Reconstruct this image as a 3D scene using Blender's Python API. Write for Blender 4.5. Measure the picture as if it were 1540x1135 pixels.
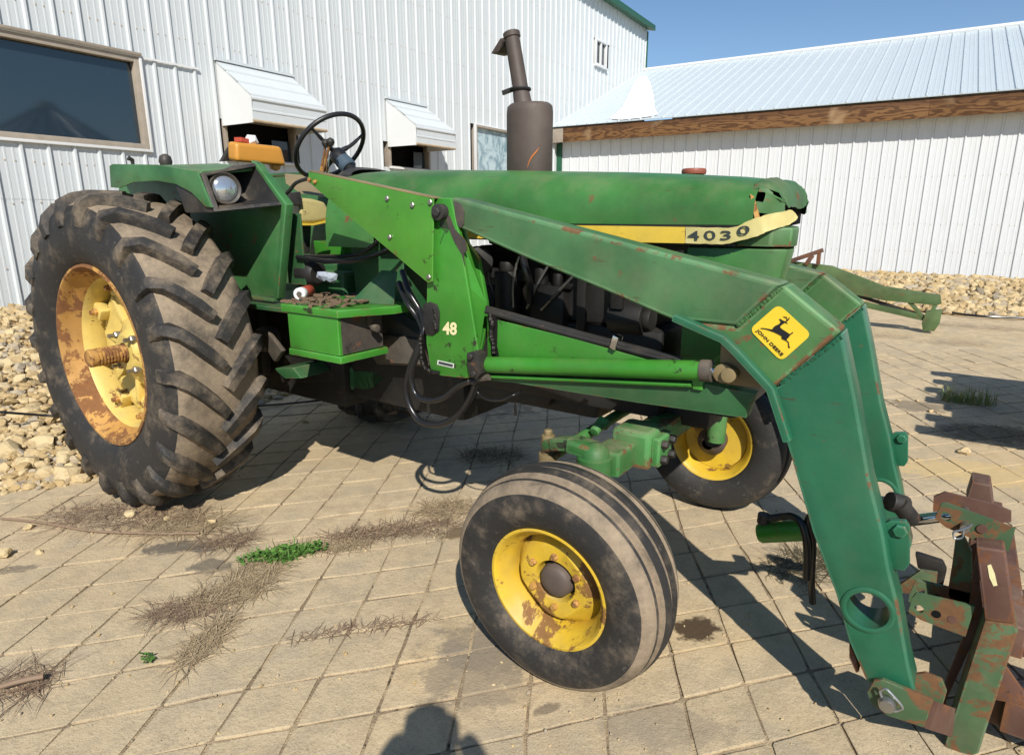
import bpy, bmesh, math, random
from mathutils import Vector, Matrix, noise as mnoise
random.seed(7)
R = math.radians
for o in list(bpy.data.objects): bpy.data.objects.remove(o)
SC = bpy.context.scene
COL = SC.collection

# ---------------------------------------------------------------- camera
# world frame = the tractor's: origin on the ground under the rear axle, +X forward, +Y its left side, +Z up
CAM = Vector((3.612, -2.485, 1.55))
FPX, CW, CH = 961.0, 1540.0, 1135.0
PITCH, YAW = R(14.22), R(124.7)
cam_d = bpy.data.cameras.new('camera'); cam = bpy.data.objects.new('camera', cam_d); COL.objects.link(cam)
cam.location = CAM
cam.rotation_euler = (R(90) - PITCH, 0, YAW - R(90))
cam_d.sensor_fit = 'HORIZONTAL'; cam_d.sensor_width = 36.0; cam_d.lens = 36.0 * FPX / CW
cam_d.clip_start = 0.03; cam_d.clip_end = 2000
SC.camera = cam

# ---------------------------------------------------------------- sky and sun
SUN_AZ, SUN_EL = R(-48.0), R(38.5)
w = bpy.data.worlds.new('World'); SC.world = w; w.use_nodes = True
nt = w.node_tree; nt.nodes.clear()
wo = nt.nodes.new('ShaderNodeOutputWorld'); bg = nt.nodes.new('ShaderNodeBackground'); sky = nt.nodes.new('ShaderNodeTexSky')
sky.sky_type = 'NISHITA'; sky.sun_disc = False
sky.sun_elevation = SUN_EL; sky.sun_rotation = R(90) - SUN_AZ
sky.altitude = 200; sky.air_density = 1.0; sky.dust_density = 0.15; sky.ozone_density = 3.5
bg.inputs['Strength'].default_value = 0.09
hs = nt.nodes.new('ShaderNodeHueSaturation'); hs.inputs['Saturation'].default_value = 1.04
nt.links.new(sky.outputs[0], hs.inputs['Color']); nt.links.new(hs.outputs[0], bg.inputs[0]); nt.links.new(bg.outputs[0], wo.inputs[0])
sd = bpy.data.lights.new('sun', 'SUN'); sd.energy = 4.4; sd.angle = R(0.53); sd.color = (1.0, 0.945, 0.86)
sun = bpy.data.objects.new('sun', sd); COL.objects.link(sun); sun.location = (6, -6, 9)
sdir = Vector((math.cos(SUN_EL) * math.cos(SUN_AZ), math.cos(SUN_EL) * math.sin(SUN_AZ), math.sin(SUN_EL)))
sun.rotation_euler = (-sdir).to_track_quat('-Z', 'Y').to_euler()
SC.view_settings.view_transform = 'Standard'; SC.view_settings.look = 'None'
SC.view_settings.exposure = 0.36; SC.view_settings.gamma = 1.0; SC.view_settings.use_curve_mapping = False
SC.render.engine = 'CYCLES'
SC.cycles.max_bounces = 5; SC.cycles.diffuse_bounces = 3; SC.cycles.glossy_bounces = 2; SC.cycles.transmission_bounces = 2; SC.cycles.transparent_max_bounces = 4
SC.cycles.use_adaptive_sampling = True; SC.cycles.adaptive_threshold = .02; SC.cycles.caustics_reflective = False; SC.cycles.caustics_refractive = False

# ---------------------------------------------------------------- pixel -> place
_ct, _st = math.cos(PITCH), math.sin(PITCH)
_vf = Vector((math.cos(YAW), math.sin(YAW), 0)); _vr = Vector((math.sin(YAW), -math.cos(YAW), 0))
def ray(u, v):
    x = (u - 770) / FPX; y = (v - 567.5) / FPX
    return _vr * x + _vf * (_ct - y * _st) + Vector((0, 0, -(_st + y * _ct)))
def PY(u, v, y):                      # where the pixel's ray meets the vertical plane Y = y
    r = ray(u, v); return CAM + r * ((y - CAM.y) / r.y)
def PX(u, v, x):
    r = ray(u, v); return CAM + r * ((x - CAM.x) / r.x)
def PG(u, v, z=0.0):                  # ... or a level plane
    r = ray(u, v); return CAM + r * ((z - CAM.z) / r.z)
def PP(u, v, p, n):
    r = ray(u, v); return CAM + r * ((p - CAM).dot(n) / r.dot(n))
def polyY(pts, y): return [PY(u, v, y) for u, v in pts]

# ---------------------------------------------------------------- mesh building
class MB:
    def __init__(s): s.v = []; s.f = []; s.m = []
    def add(s, vs, fs, mi=0):
        n = len(s.v); s.v += [Vector(q) for q in vs]
        for f in fs: s.f.append([i + n for i in f]); s.m.append(mi)
        return s
    def box(s, lo, hi, mi=0):
        x0, y0, z0 = lo; x1, y1, z1 = hi
        return s.add([(x0,y0,z0),(x1,y0,z0),(x1,y1,z0),(x0,y1,z0),(x0,y0,z1),(x1,y0,z1),(x1,y1,z1),(x0,y1,z1)],
                     [(0,3,2,1),(4,5,6,7),(0,1,5,4),(1,2,6,5),(2,3,7,6),(3,0,4,7)], mi)
    def obox(s, c, ax, ay, az, mi=0):     # oriented box, half-extent vectors
        c, ax, ay, az = Vector(c), Vector(ax), Vector(ay), Vector(az)
        vs = [c + ax*i + ay*j + az*k for k in (-1,1) for (i,j) in ((-1,-1),(1,-1),(1,1),(-1,1))]
        return s.add(vs, [(0,3,2,1),(4,5,6,7),(0,1,5,4),(1,2,6,5),(2,3,7,6),(3,0,4,7)], mi)
    def prism(s, pts, ext, mi=0):
        pts = [Vector(q) for q in pts]; ext = Vector(ext); n = len(pts)
        return s.add(pts + [q + ext for q in pts], [list(range(n)), list(range(2*n-1, n-1, -1))] +
                     [(i, i+n, (i+1) % n + n, (i+1) % n) for i in range(n)], mi)
    def bar(s, p, q, wid, hgt, up=(0,0,1), mi=0):   # rectangular bar from p to q
        p, q = Vector(p), Vector(q); d = (q - p); L = d.length; d.normalize()
        side = d.cross(Vector(up)).normalized(); u2 = side.cross(d).normalized()
        return s.obox((p + q) / 2, d * L / 2, side * wid / 2, u2 * hgt / 2, mi)
    def tube(s, pts, r, n=10, mi=0, caps=True):
        pts = [Vector(q) for q in pts]; k = len(pts)
        rr = r if isinstance(r, (list, tuple)) else [r] * k
        rings = []; prev = None
        for i, p in enumerate(pts):
            t = (pts[min(i+1, k-1)] - pts[max(i-1, 0)])
            t = t.normalized() if t.length > 1e-9 else Vector((0,0,1))
            if prev is None:
                a = Vector((0,0,1)) if abs(t.z) < 0.9 else Vector((1,0,0)); nrm = t.cross(a).normalized()
            else: nrm = (prev - t * prev.dot(t)).normalized()
            prev = nrm; bn = t.cross(nrm)
            rings.append([p + (nrm * math.cos(2*math.pi*j/n) + bn * math.sin(2*math.pi*j/n)) * rr[i] for j in range(n)])
        base = len(s.v)
        vs = [q for ring in rings for q in ring]; fs = []
        for i in range(k-1):
            for j in range(n):
                fs.append((i*n+j, i*n+(j+1) % n, (i+1)*n+(j+1) % n, (i+1)*n+j))
        if caps: fs.append(list(range(n-1, -1, -1))); fs.append([(k-1)*n+j for j in range(n)])
        return s.add(vs, fs, mi)
    def cyl(s, p, q, r, n=16, mi=0, r2=None): return s.tube([p, q], [r, r if r2 is None else r2], n, mi)
    def lathe(s, prof, c=(0,0,0), n=48, mi=0, closed=False, axis='Y'):   # prof: (axial, radius)
        c = Vector(c); k = len(prof); vs = []
        for j in range(n):
            a = 2*math.pi*j/n
            for (y, r) in prof:
                if axis == 'Y': vs.append(c + Vector((r*math.cos(a), y, r*math.sin(a))))
                elif axis == 'X': vs.append(c + Vector((y, r*math.cos(a), r*math.sin(a))))
                else: vs.append(c + Vector((r*math.cos(a), r*math.sin(a), y)))
        fs = []
        for j in range(n):
            j2 = (j+1) % n
            for i in range(k if closed else k-1):
                i2 = (i+1) % k
                fs.append((j*k+i, j2*k+i, j2*k+i2, j*k+i2))
        return s.add(vs, fs, mi)
    def bolt(s, p, d, r=.009, h=.007, mi=0):
        p, d = Vector(p), Vector(d).normalized()
        return s.tube([p - d*.002, p + d*h*.8, p + d*h], [r, r, r*.8], 6, mi)
    def build(s, name, mat, parent=None, bevel=0.0, seg=2, smooth=35, local=False, kind=None):
        me = bpy.data.meshes.new(name)
        off = Vector((0,0,0))
        if parent is not None and not local:
            q = parent
            while q is not None: off += q.location; q = q.parent
        me.from_pydata([v - off for v in s.v], [], s.f)
        mats = mat if isinstance(mat, (list, tuple)) else [mat]
        for m in mats: me.materials.append(m)
        for p, mi in zip(me.polygons, s.m): p.material_index = mi
        bm = bmesh.new(); bm.from_mesh(me)
        bmesh.ops.recalc_face_normals(bm, faces=bm.faces)
        if bevel > 0:
            es = [e for e in bm.edges if len(e.link_faces) == 2 and e.calc_face_angle(0) > R(28)]
            rb = bmesh.ops.bevel(bm, geom=es, offset=bevel, segments=seg, profile=.6, affect='EDGES', clamp_overlap=True)
            wm = M.get(mats[0].name + '_worn') if len(mats) == 1 else None
            if wm is not None:
                me.materials.append(wm)
                for f in rb['faces']: f.material_index = 1
        if smooth:
            for f in bm.faces: f.smooth = True
            for e in bm.edges: e.smooth = not (len(e.link_faces) == 2 and e.calc_face_angle(0) > R(smooth))
        bm.to_mesh(me); bm.free()
        o = bpy.data.objects.new(name, me); COL.objects.link(o)
        if parent is not None: o.parent = parent
        if kind: o['kind'] = kind
        return o
def empty(name, loc=(0,0,0), parent=None, rot=None):
    o = bpy.data.objects.new(name, None); COL.objects.link(o); o.location = loc; o.empty_display_size = .1
    if rot: o.rotation_euler = rot
    if parent is not None: o.parent = parent
    return o
def tag(o, label, cat, group=None):
    o['label'] = label; o['category'] = cat
    if group: o['group'] = group
    return o
def copy_tree(o, parent=None):
    c = o.copy(); COL.objects.link(c); c.parent = parent
    for ch in list(o.children): copy_tree(ch, c)
    return c
def spline(pts, n=8):                 # Catmull-Rom
    pts = [Vector(p) for p in pts]; out = []
    P = [pts[0]*2 - pts[1]] + pts + [pts[-1]*2 - pts[-2]]
    for i in range(1, len(P)-2):
        for j in range(n):
            t = j / n; a, b, c, d = P[i-1], P[i], P[i+1], P[i+2]
            out.append(.5*((2*b) + (c-a)*t + (2*a-5*b+4*c-d)*t*t + (3*b-a-3*c+d)*t**3))
    out.append(pts[-1]); return out

# ---------------------------------------------------------------- materials
class NT:
    def __init__(s, name):
        s.mat = bpy.data.materials.new(name); s.mat.use_nodes = True; s.t = s.mat.node_tree; s.n = s.t.nodes
        s.b = s.n['Principled BSDF']
        s.pos = s.n.new('ShaderNodeNewGeometry'); s.tc = s.n.new('ShaderNodeTexCoord')
    def l(s, a, b): s.t.links.new(a, b)
    def noise(s, scale, detail=4, rough=.55, vec=None, dist=0.0, stretch=None):
        k = s.n.new('ShaderNodeTexNoise'); k.inputs['Scale'].default_value = scale; k.inputs['Detail'].default_value = detail
        k.inputs['Roughness'].default_value = rough; k.inputs['Distortion'].default_value = dist
        v = vec or s.pos.outputs['Position']
        if stretch:
            mp = s.n.new('ShaderNodeMapping'); mp.inputs['Scale'].default_value = stretch; s.l(v, mp.inputs[0]); v = mp.outputs[0]
        s.l(v, k.inputs['Vector']); return k.outputs['Fac']
    def voro(s, scale, feature='F1', out='Distance', vec=None):
        k = s.n.new('ShaderNodeTexVoronoi'); k.inputs['Scale'].default_value = scale; k.feature = feature
        s.l(vec or s.pos.outputs['Position'], k.inputs['Vector']); return k.outputs[out]
    def ramp(s, f, a, b):
        k = s.n.new('ShaderNodeMapRange'); k.inputs[1].default_value = a; k.inputs[2].default_value = b; k.clamp = True
        k.interpolation_type = 'SMOOTHSTEP'
        s.l(f, k.inputs[0]); return k.outputs[0]
    def math(s, op, a, b=None, c=None):
        k = s.n.new('ShaderNodeMath'); k.operation = op
        for i, q in enumerate((a, b, c)):
            if q is None: continue
            if isinstance(q, (int, float)): k.inputs[i].default_value = q
            else: s.l(q, k.inputs[i])
        return k.outputs[0]
    def mix(s, f, a, b):
        k = s.n.new('ShaderNodeMix'); k.data_type = 'RGBA'
        for i, q in ((0, f), (6, a), (7, b)):
            if isinstance(q, (int, float)): k.inputs[i].default_value = q
            elif isinstance(q, (tuple, list)): k.inputs[i].default_value = (*q[:3], 1)
            else: s.l(q, k.inputs[i])
        return k.outputs[2]
    def sep(s, v=None):
        k = s.n.new('ShaderNodeSeparateXYZ'); s.l(v or s.pos.outputs['Position'], k.inputs[0]); return k.outputs
    def bump(s, h, strength=.3, dist=.01):
        k = s.n.new('ShaderNodeBump'); k.inputs['Strength'].default_value = strength; k.inputs['Distance'].default_value = dist
        s.l(h, k.inputs['Height']); s.l(k.outputs[0], s.b.inputs['Normal'])
    def out(s, col, rough=.5, metal=0.0, spec=.5):
        for k, q in (('Base Color', col), ('Roughness', rough), ('Metallic', metal), ('Specular IOR Level', spec)):
            if isinstance(q, (int, float)): s.b.inputs[k].default_value = q
            elif isinstance(q, (tuple, list)): s.b.inputs[k].default_value = (*q[:3], 1)
            else: s.l(q, s.b.inputs[k])
        return s.mat
M = {}
RUST = (.16, .062, .028); RUST2 = (.07, .032, .02); DUST = (.30, .235, .155); GREASE = (.022, .018, .014)
def paint(name, col, rust=.35, dust=.3, grease=.0, rough=.42, fade=.25, seed=0.0, scr=.5, obj=False, up=.5, worn=False):
    if worn: paint(name + '_worn', [min(1, q*1.25 + .02) for q in col], min(1.0, rust + .45), dust + .2, grease*.5, rough, fade, seed, 1.0, obj, up)
    t = NT(name)
    mp = t.n.new('ShaderNodeMapping'); mp.inputs['Location'].default_value = (seed, seed*1.7, -seed)
    t.l(t.tc.outputs['Object'] if obj else t.pos.outputs['Position'], mp.inputs[0]); v = mp.outputs[0]
    c2 = [min(1, q*(1+fade) + .03*fade) for q in col]; c3 = [q*(1-fade*.8) for q in col]
    c = t.mix(t.ramp(t.noise(2.3, 5, .6, v), .3, .7), c3, c2)
    c = t.mix(t.math('MULTIPLY', t.ramp(t.noise(9, 6, .65, v), .45, .8), .35), c, [q*.6 + .02 for q in col])
    # dust: thin film, thicker on what faces up
    up_ = t.math('MULTIPLY_ADD', t.ramp(t.sep(t.pos.outputs['Normal'])[2], .2, .95), up, .35)
    d = t.math('MULTIPLY', t.ramp(t.noise(5, 8, .7, v), .40, .70), up_)
    stk = t.ramp(t.noise(5.5, 4, .6, v, stretch=(1.0, 1.0, .10)), .52, .68)
    c = t.mix(t.math('MULTIPLY', stk, .16*dust + .04), c, (.06, .055, .035))
    c = t.mix(t.math('MULTIPLY', d, dust), c, DUST)
    # bare streaks and chips
    sc = t.ramp(t.noise(34, 4, .6, v, stretch=(.25, 1, 2.2)), .66 - .05*scr, .69)
    sc = t.math('MULTIPLY', sc, t.ramp(t.noise(3.1, 3, .5, v), .5, .62))
    c = t.mix(t.math('MULTIPLY', sc, .8), c, RUST2)
    lo = .665 - .19*rust
    r = t.ramp(t.noise(6.5, 7, .74, v, .3), lo, lo + .05)
    r = t.math('MULTIPLY', r, .88 if rust > 0 else 0)
    chip = t.math('MULTIPLY', t.ramp(t.noise(75, 3, .7, v), .665, .70), t.ramp(t.noise(2.6, 3, .6, v), .46, .60))
    r = t.math('MAXIMUM', r, t.math('MULTIPLY', chip, .75 if rust > .05 else 0))
    rc = t.mix(t.noise(40, 4, .6, v), RUST2, (.25, .1, .035))
    c = t.mix(r, c, rc)
    if grease > 0:
        g = t.ramp(t.noise(8.2, 7, .72, v, .4), .66 - .2*grease, .70 - .2*grease)
        c = t.mix(t.math('MULTIPLY', g, .92), c, GREASE)
    rg = t.math('MULTIPLY_ADD', d, .35*dust, rough); rg = t.math('MULTIPLY_ADD', r, .3, rg)
    rg = t.math('MULTIPLY_ADD', t.noise(22, 5, .6, v), .18, t.math('SUBTRACT', rg, .09))
    t.bump(t.math('ADD', t.math('MULTIPLY', t.noise(120, 3, .6, v), .3), t.math('MULTIPLY', t.noise(6, 2, .5, v), 1.2)), .16, .006)
    M[name] = t.out(c, rg, 0, .45); return M[name]
paint('hood_green', (.036, .150, .030), .16, .28, 0, .38, .3, 1)
paint('arm_green', (.050, .150, .055), .14, .38, 0, .5, .35, 2, worn=True)
paint('elbow_green', (.038, .130, .034), .42, .40, 0, .5, .35, 3, worn=True)
paint('leg_green', (.014, .112, .056), .14, .16, 0, .36, .16, 4, worn=True)
paint('lime_green', (.036, .215, .018), .18, .16, .32, .36, .2, 5, worn=True)
paint('plate_green', (.052, .220, .018), .16, .18, .24, .36, .2, 6, worn=True)
paint('dark_green', (.015, .085, .024), .15, .25, .15, .5, .3, 7, worn=True)  # darker green; on the cowl panel and lower rail it paints their shade
paint('fender_green', (.032, .130, .036), .26, .30, 0, .4, .35, 8, worn=True)
paint('axle_green', (.038, .165, .036), .55, .7, .3, .55, .35, 9, worn=True)
paint('fork_paint', (.050, .105, .042), .80, .35, .05, .62, .35, 10, .9, worn=True)
paint('fork_rust', (.095, .042, .028), .75, .35, .05, .7, .3, 11, .9, worn=True)
paint('wheel_yellow', (.60, .45, .12), .40, .5, 0, .5, .2, 12, .8, obj=True)
paint('wheel_yellow_front', (.56, .37, .022), .55, .55, 0, .42, .25, 13, .8, obj=True)
paint('rim_rust', (.42, .22, .05), 1.0, .4, 0, .65, .3, 14, .8, obj=True)
paint('seat_cream', (.50, .42, .17), .18, .4, 0, .5, .2, 15)
paint('seat_brown', (.22, .165, .075), .2, .35, 0, .55, .3, 16)
paint('stripe_yellow', (.66, .46, .05), .05, .3, 0, .45, .15, 17)
paint('stripe_cream', (.58, .50, .20), .12, .3, 0, .5, .15, 18)
paint('muffler_brown', (.068, .050, .042), .25, .2, 0, .62, .3, 19)
paint('black_iron', (.009, .0085, .008), .10, .22, .4, .6, .4, 20)
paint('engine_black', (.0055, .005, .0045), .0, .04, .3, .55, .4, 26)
paint('grey_iron', (.060, .052, .044), .3, .5, .35, .6, .3, 21)
paint('black_plastic', (.016, .016, .017), .0, .55, 0, .5, .3, 22)
paint('cap_red', (.22, .045, .025), .25, .3, 0, .5, .3, 23)
paint('truss_green', (.060, .110, .032), .35, .35, 0, .6, .35, 24)
paint('steel', (.32, .31, .29), .15, .2, .1, .32, .2, 25)
M['steel'].node_tree.nodes['Principled BSDF'].inputs['Metallic'].default_value = .85
def plain(name, col, rough=.5, metal=0, spec=.5, var=.2, scale=8, bump=0.0):
    t = NT(name); c = t.mix(t.noise(scale, 6, .6), [q*(1-var) for q in col], [min(1, q*(1+var)) for q in col])
    if bump: t.bump(t.noise(scale*8, 4, .6), bump, .01)
    M[name] = t.out(c, rough, metal, spec); return M[name]
plain('chrome', (.62, .63, .65), .12, 1.0, .5, .06)
plain('hose_rubber', (.012, .012, .013), .28, 0, .5, .3)
plain('grip_black', (.014, .014, .015), .4, 0, .5, .2)
plain('boot_blue', (.055, .085, .115), .6, 0, .4, .3, 30)
plain('decal_yellow', (.80, .55, .035), .4, 0, .4, .08, 12)
plain('decal_black', (.012, .013, .016), .4, 0, .4, .1)
plain('number_cream', (.72, .66, .36), .55, 0, .4, .15, 60)
plain('number_dark', (.035, .045, .045), .5, 0, .4, .35, 50)
plain('dark_void', (.008, .008, .008), .9, 0, .1, .2)
plain('tag_white', (.7, .7, .66), .5, 0, .4, .15, 60)
plain('can_red', (.40, .06, .03), .4); plain('can_white', (.75, .75, .72), .35, 0, .5, .05)
plain('rag_grey', (.32, .36, .42), .9, 0, .2, .25, 20); plain('wood_chip', (.17, .115, .075), .85, 0, .2, .35, 30)
plain('seat_vinyl', (.55, .25, .035), .42, 0, .5, .1, 10, .08)
plain('scratch_orange', (.42, .13, .03), .7)
plain('weld', (.025, .022, .02), .35, .6, .5, .5, 90, .3)
plain('lens', (.55, .57, .58), .12, .75, .5, .1, 30)
plain('cloth_dark', (.05, .055, .07), .9); plain('skin', (.45, .27, .2), .6)
plain('galv', (.40, .42, .44), .4, .8, .5, .15, 20)
def rubber(name, dust_amt, groove=None):
    t = NT(name); v = t.tc.outputs['Object']
    n1 = t.noise(7, 8, .7, v); n2 = t.noise(45, 5, .7, v); n3 = t.noise(2.2, 4, .6, v)
    c = t.mix(n3, (.016, .016, .017), (.042, .040, .037))
    f = t.math('MULTIPLY', t.ramp(n1, .60 - .48*dust_amt, .82 - .25*dust_amt), t.math('MULTIPLY_ADD', n2, .7, .40))
    c = t.mix(t.math('MULTIPLY', f, min(1, .25 + dust_amt)), c, t.mix(n1, (.27, .205, .14), (.42, .33, .225)))
    s = t.ramp(t.noise(26, 3, .6, v, stretch=(1, 5, 1)), .66, .70)
    c = t.mix(t.math('MULTIPLY', s, .22), c, (.20, .19, .17))
    t.bump(t.math('ADD', n2, t.math('MULTIPLY', t.noise(160, 2, .5, v), .4)), .35, .008)
    M[name] = t.out(c, t.math('MULTIPLY_ADD', f, .3, .58), 0, .28); return M[name]
rubber('rubber', .26); rubber('rubber_lug', .42); rubber('rubber_dusty', .95); rubber('rubber_front', .30); rubber('rubber_far', .16)

# concrete
def concrete(name, stains, slabs=True):
    t = NT(name); p = t.pos.outputs['Position']; x, y, z = t.sep()
    a = t.noise(1.1, 3, .6); b = t.noise(9, 4, .65); g = t.noise(170, 2, .6); g2 = t.noise(60, 3, .7)
    c = t.mix(t.ramp(a, .3, .7), (.530, .410, .240), (.620, .495, .315))
    c = t.mix(t.math('MULTIPLY', t.ramp(b, .42, .66), .75), c, (.40, .315, .20))
    c = t.mix(t.math('MULTIPLY', t.ramp(t.noise(3.2, 3, .6), .5, .68), .5), c, (.38, .325, .235))
    c = t.mix(t.math('MULTIPLY', t.ramp(g2, .52, .72), .4), c, (.30, .24, .16))
    c = t.mix(t.math('MULTIPLY', t.ramp(g, .58, .66), .5), c, (.17, .14, .105))
    c = t.mix(t.math('MULTIPLY', t.ramp(g, .44, .36), .35), c, (.64, .55, .40))
    if slabs:
        rnd = t.pos.outputs['Random Per Island']
        c = t.mix(t.math('MULTIPLY', t.math('SUBTRACT', rnd, .0), .50), c, (.40, .33, .225))
    # sandy orange drifts
    c = t.mix(t.math('MULTIPLY', t.ramp(t.noise(.55, 6, .7), .52, .72), .4), c, (.58, .40, .18))
    # oil, damp and sand marks, and broad darker patches
    wob = t.n.new('ShaderNodeTexNoise'); wob.inputs['Scale'].default_value = 11; wob.inputs['Detail'].default_value = 5; wob.inputs['Roughness'].default_value = .68
    t.l(p, wob.inputs['Vector'])
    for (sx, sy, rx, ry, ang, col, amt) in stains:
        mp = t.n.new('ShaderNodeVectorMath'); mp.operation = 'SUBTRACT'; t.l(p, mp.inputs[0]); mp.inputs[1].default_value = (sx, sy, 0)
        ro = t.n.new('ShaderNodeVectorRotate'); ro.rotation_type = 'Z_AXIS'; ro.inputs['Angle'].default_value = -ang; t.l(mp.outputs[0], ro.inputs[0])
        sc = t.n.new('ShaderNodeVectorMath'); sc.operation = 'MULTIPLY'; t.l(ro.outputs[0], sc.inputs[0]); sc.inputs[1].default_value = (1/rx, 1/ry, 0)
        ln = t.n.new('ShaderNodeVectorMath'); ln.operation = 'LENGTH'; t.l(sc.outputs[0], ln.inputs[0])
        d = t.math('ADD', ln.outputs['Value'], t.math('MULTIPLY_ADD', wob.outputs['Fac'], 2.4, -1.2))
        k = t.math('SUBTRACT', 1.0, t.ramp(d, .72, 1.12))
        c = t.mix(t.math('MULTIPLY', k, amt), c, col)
    t.bump(t.math('ADD', t.math('ADD', t.math('MULTIPLY', g, .5), g2), t.math('MULTIPLY', b, 2.0)), .5, .006)
    M[name] = t.out(c, .88, 0, .25); return M[name]
def gpt(u, v): q = PG(u, v); return q.x, q.y
ST = []
def stain(u, v, rx, ry, ang, col, amt): ST.append((*gpt(u, v), rx, ry, R(ang), col, amt))
OIL = (.045, .026, .014); DAMP = (.085, .078, .068)
stain(1050, 946, .10, .075, 60, OIL, .92); stain(700, 800, .16, .06, 50, (.10, .065, .035), .8)
stain(270, 822, .20, .07, 35, DAMP, .8); stain(315, 850, .06, .10, 120, DAMP, .7); stain(22, 856, .10, .035, 50, DAMP, .6)
stain(720, 1000, .22, .20, 80, (.20, .165, .125), .55); stain(820, 1065, .05, .02, 60, (.09, .07, .055), .6); stain(745, 975, .14, .25, 120, (.22, .185, .14), .5)
stain(1380, 610, .25, .18, 20, (.14, .115, .085), .6)
stain(650, 600, 1.0, .5, 20, (.16, .13, .10), .6)  # broad darker patch on the ground beneath the tractor
stain(1480, 712, .55, .22, 20, (.62, .45, .20), .6); stain(1500, 652, .4, .22, 20, (.12, .09, .06), .6); stain(1000, 1090, .1, .2, 120, (.27, .22, .16), .5); stain(520, 680, .8, .3, 40, (.42, .33, .20), .4)
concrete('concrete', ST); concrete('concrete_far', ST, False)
t = NT('joint_dirt'); c = t.mix(t.ramp(t.noise(5, 6, .65), .42, .62), (.27, .205, .135), (.50, .395, .25))
c = t.mix(t.math('MULTIPLY', t.ramp(t.noise(34, 4, .7), .54, .64), t.ramp(t.noise(2.4, 2, .5), .40, .58)), c, (.075, .058, .042)); t.bump(t.noise(120, 4, .6), .8, .01); M['joint_dirt'] = t.out(c, .95, 0, .15)
def stone(name, a, b, d):
    t = NT(name); rnd = t.pos.outputs['Random Per Island']
    c = t.mix(rnd, a, b); c = t.mix(t.ramp(t.noise(14, 6, .7), .5, .75), c, d)
    c = t.mix(t.math('MULTIPLY', t.ramp(t.math('FRACT', t.math('MULTIPLY', rnd, 7.3)), .7, .9), .6), c, (.30, .28, .25))
    t.bump(t.noise(45, 5, .65), .5, .012); M[name] = t.out(c, .9, 0, .2)
stone('limestone', (.42, .30, .145), (.58, .46, .265), (.30, .215, .11))
plain('gravel_bed', (.34, .25, .14), .95, 0, .2, .4, 9, .6)
def siding(name, col, seed=0):
    t = NT(name)
    c = t.mix(t.noise(.7, 4, .6), [q*.94 for q in col], col)
    c = t.mix(t.math('MULTIPLY', t.ramp(t.noise(6, 5, .65, stretch=(1, 1, .12)), .5, .8), .25), c, (.40, .40, .385))
    c = t.mix(t.math('MULTIPLY', t.pos.outputs['Random Per Island'], .08), c, (.6, .64, .66))
    t.bump(t.noise(1.6, 3, .5), .10, .03)
    M[name] = t.out(c, .38, 0, .45)
siding('siding_white', (.565, .60, .61)); siding('siding_shed', (.65, .67, .685)); siding('roof_metal', (.53, .60, .63))
plain('trim_white', (.66, .67, .665), .42, 0, .45, .05, 3); plain('trim_green', (.02, .10, .05), .45, 0, .45, .15, 3)
plain('frame_tan', (.36, .31, .25), .6, 0, .35, .25, 6); plain('rust_edge', (.42, .33, .22), .6, 0, .4, .3, 12)
t = NT('fascia_wood'); x, y, z = t.sep()
mpv = t.n.new('ShaderNodeMapping'); mpv.inputs['Scale'].default_value = (1.0, 1.0, 5.0); t.l(t.pos.outputs['Position'], mpv.inputs[0])
wv = t.n.new('ShaderNodeTexWave'); wv.wave_type = 'BANDS'; wv.bands_direction = 'Z'; wv.inputs['Scale'].default_value = 1.6; wv.inputs['Distortion'].default_value = 14
wv.inputs['Detail'].default_value = 4; wv.inputs['Detail Scale'].default_value = .55; wv.inputs['Detail Roughness'].default_value = .55; t.l(mpv.outputs[0], wv.inputs['Vector'])
swn = t.noise(1.0, 4, .55, stretch=(.55, .55, 2.6)); sw_ = t.math('SINE', t.math('MULTIPLY', swn, 70.0))
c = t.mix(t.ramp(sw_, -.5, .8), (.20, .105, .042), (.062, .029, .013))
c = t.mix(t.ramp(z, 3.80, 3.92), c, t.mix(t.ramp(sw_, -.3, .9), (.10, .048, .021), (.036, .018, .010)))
c = t.mix(t.math('MULTIPLY', t.noise(3, 5, .6), .5), c, (.16, .075, .03)); c = t.mix(t.ramp(t.noise(1.2, 3, .5), .6, .75), c, (.30, .20, .11))
M['fascia_wood'] = t.out(c, .75, 0, .25)
plain('wood_grey', (.30, .255, .205), .85, 0, .25, .3, 8)
t = NT('window_glass'); M['window_glass'] = t.out((.016, .030, .043), .04, 0, 1.0)
t = NT('poly_sheet'); c = t.mix(t.ramp(t.noise(2.6, 6, .65, dist=1.5), .38, .62), (.17, .27, .32), (.44, .55, .58)); M['poly_sheet'] = t.out(c, .35, 0, .5)
plain('patch_white', (.90, .90, .90), .55, 0, .4, .02, 4)
def leaf(name, a, b):
    t = NT(name); c = t.mix(t.pos.outputs['Random Per Island'], a, b); M[name] = t.out(c, .7, 0, .3)
leaf('weed_green', (.05, .14, .02), (.13, .25, .05)); leaf('grass_green', (.12, .20, .035), (.40, .36, .15))
leaf('straw', (.26, .19, .11), (.50, .39, .24)); leaf('twig', (.17, .11, .075), (.36, .26, .17)); leaf('dark_weed', (.05, .045, .02), (.12, .10, .05))

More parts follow.
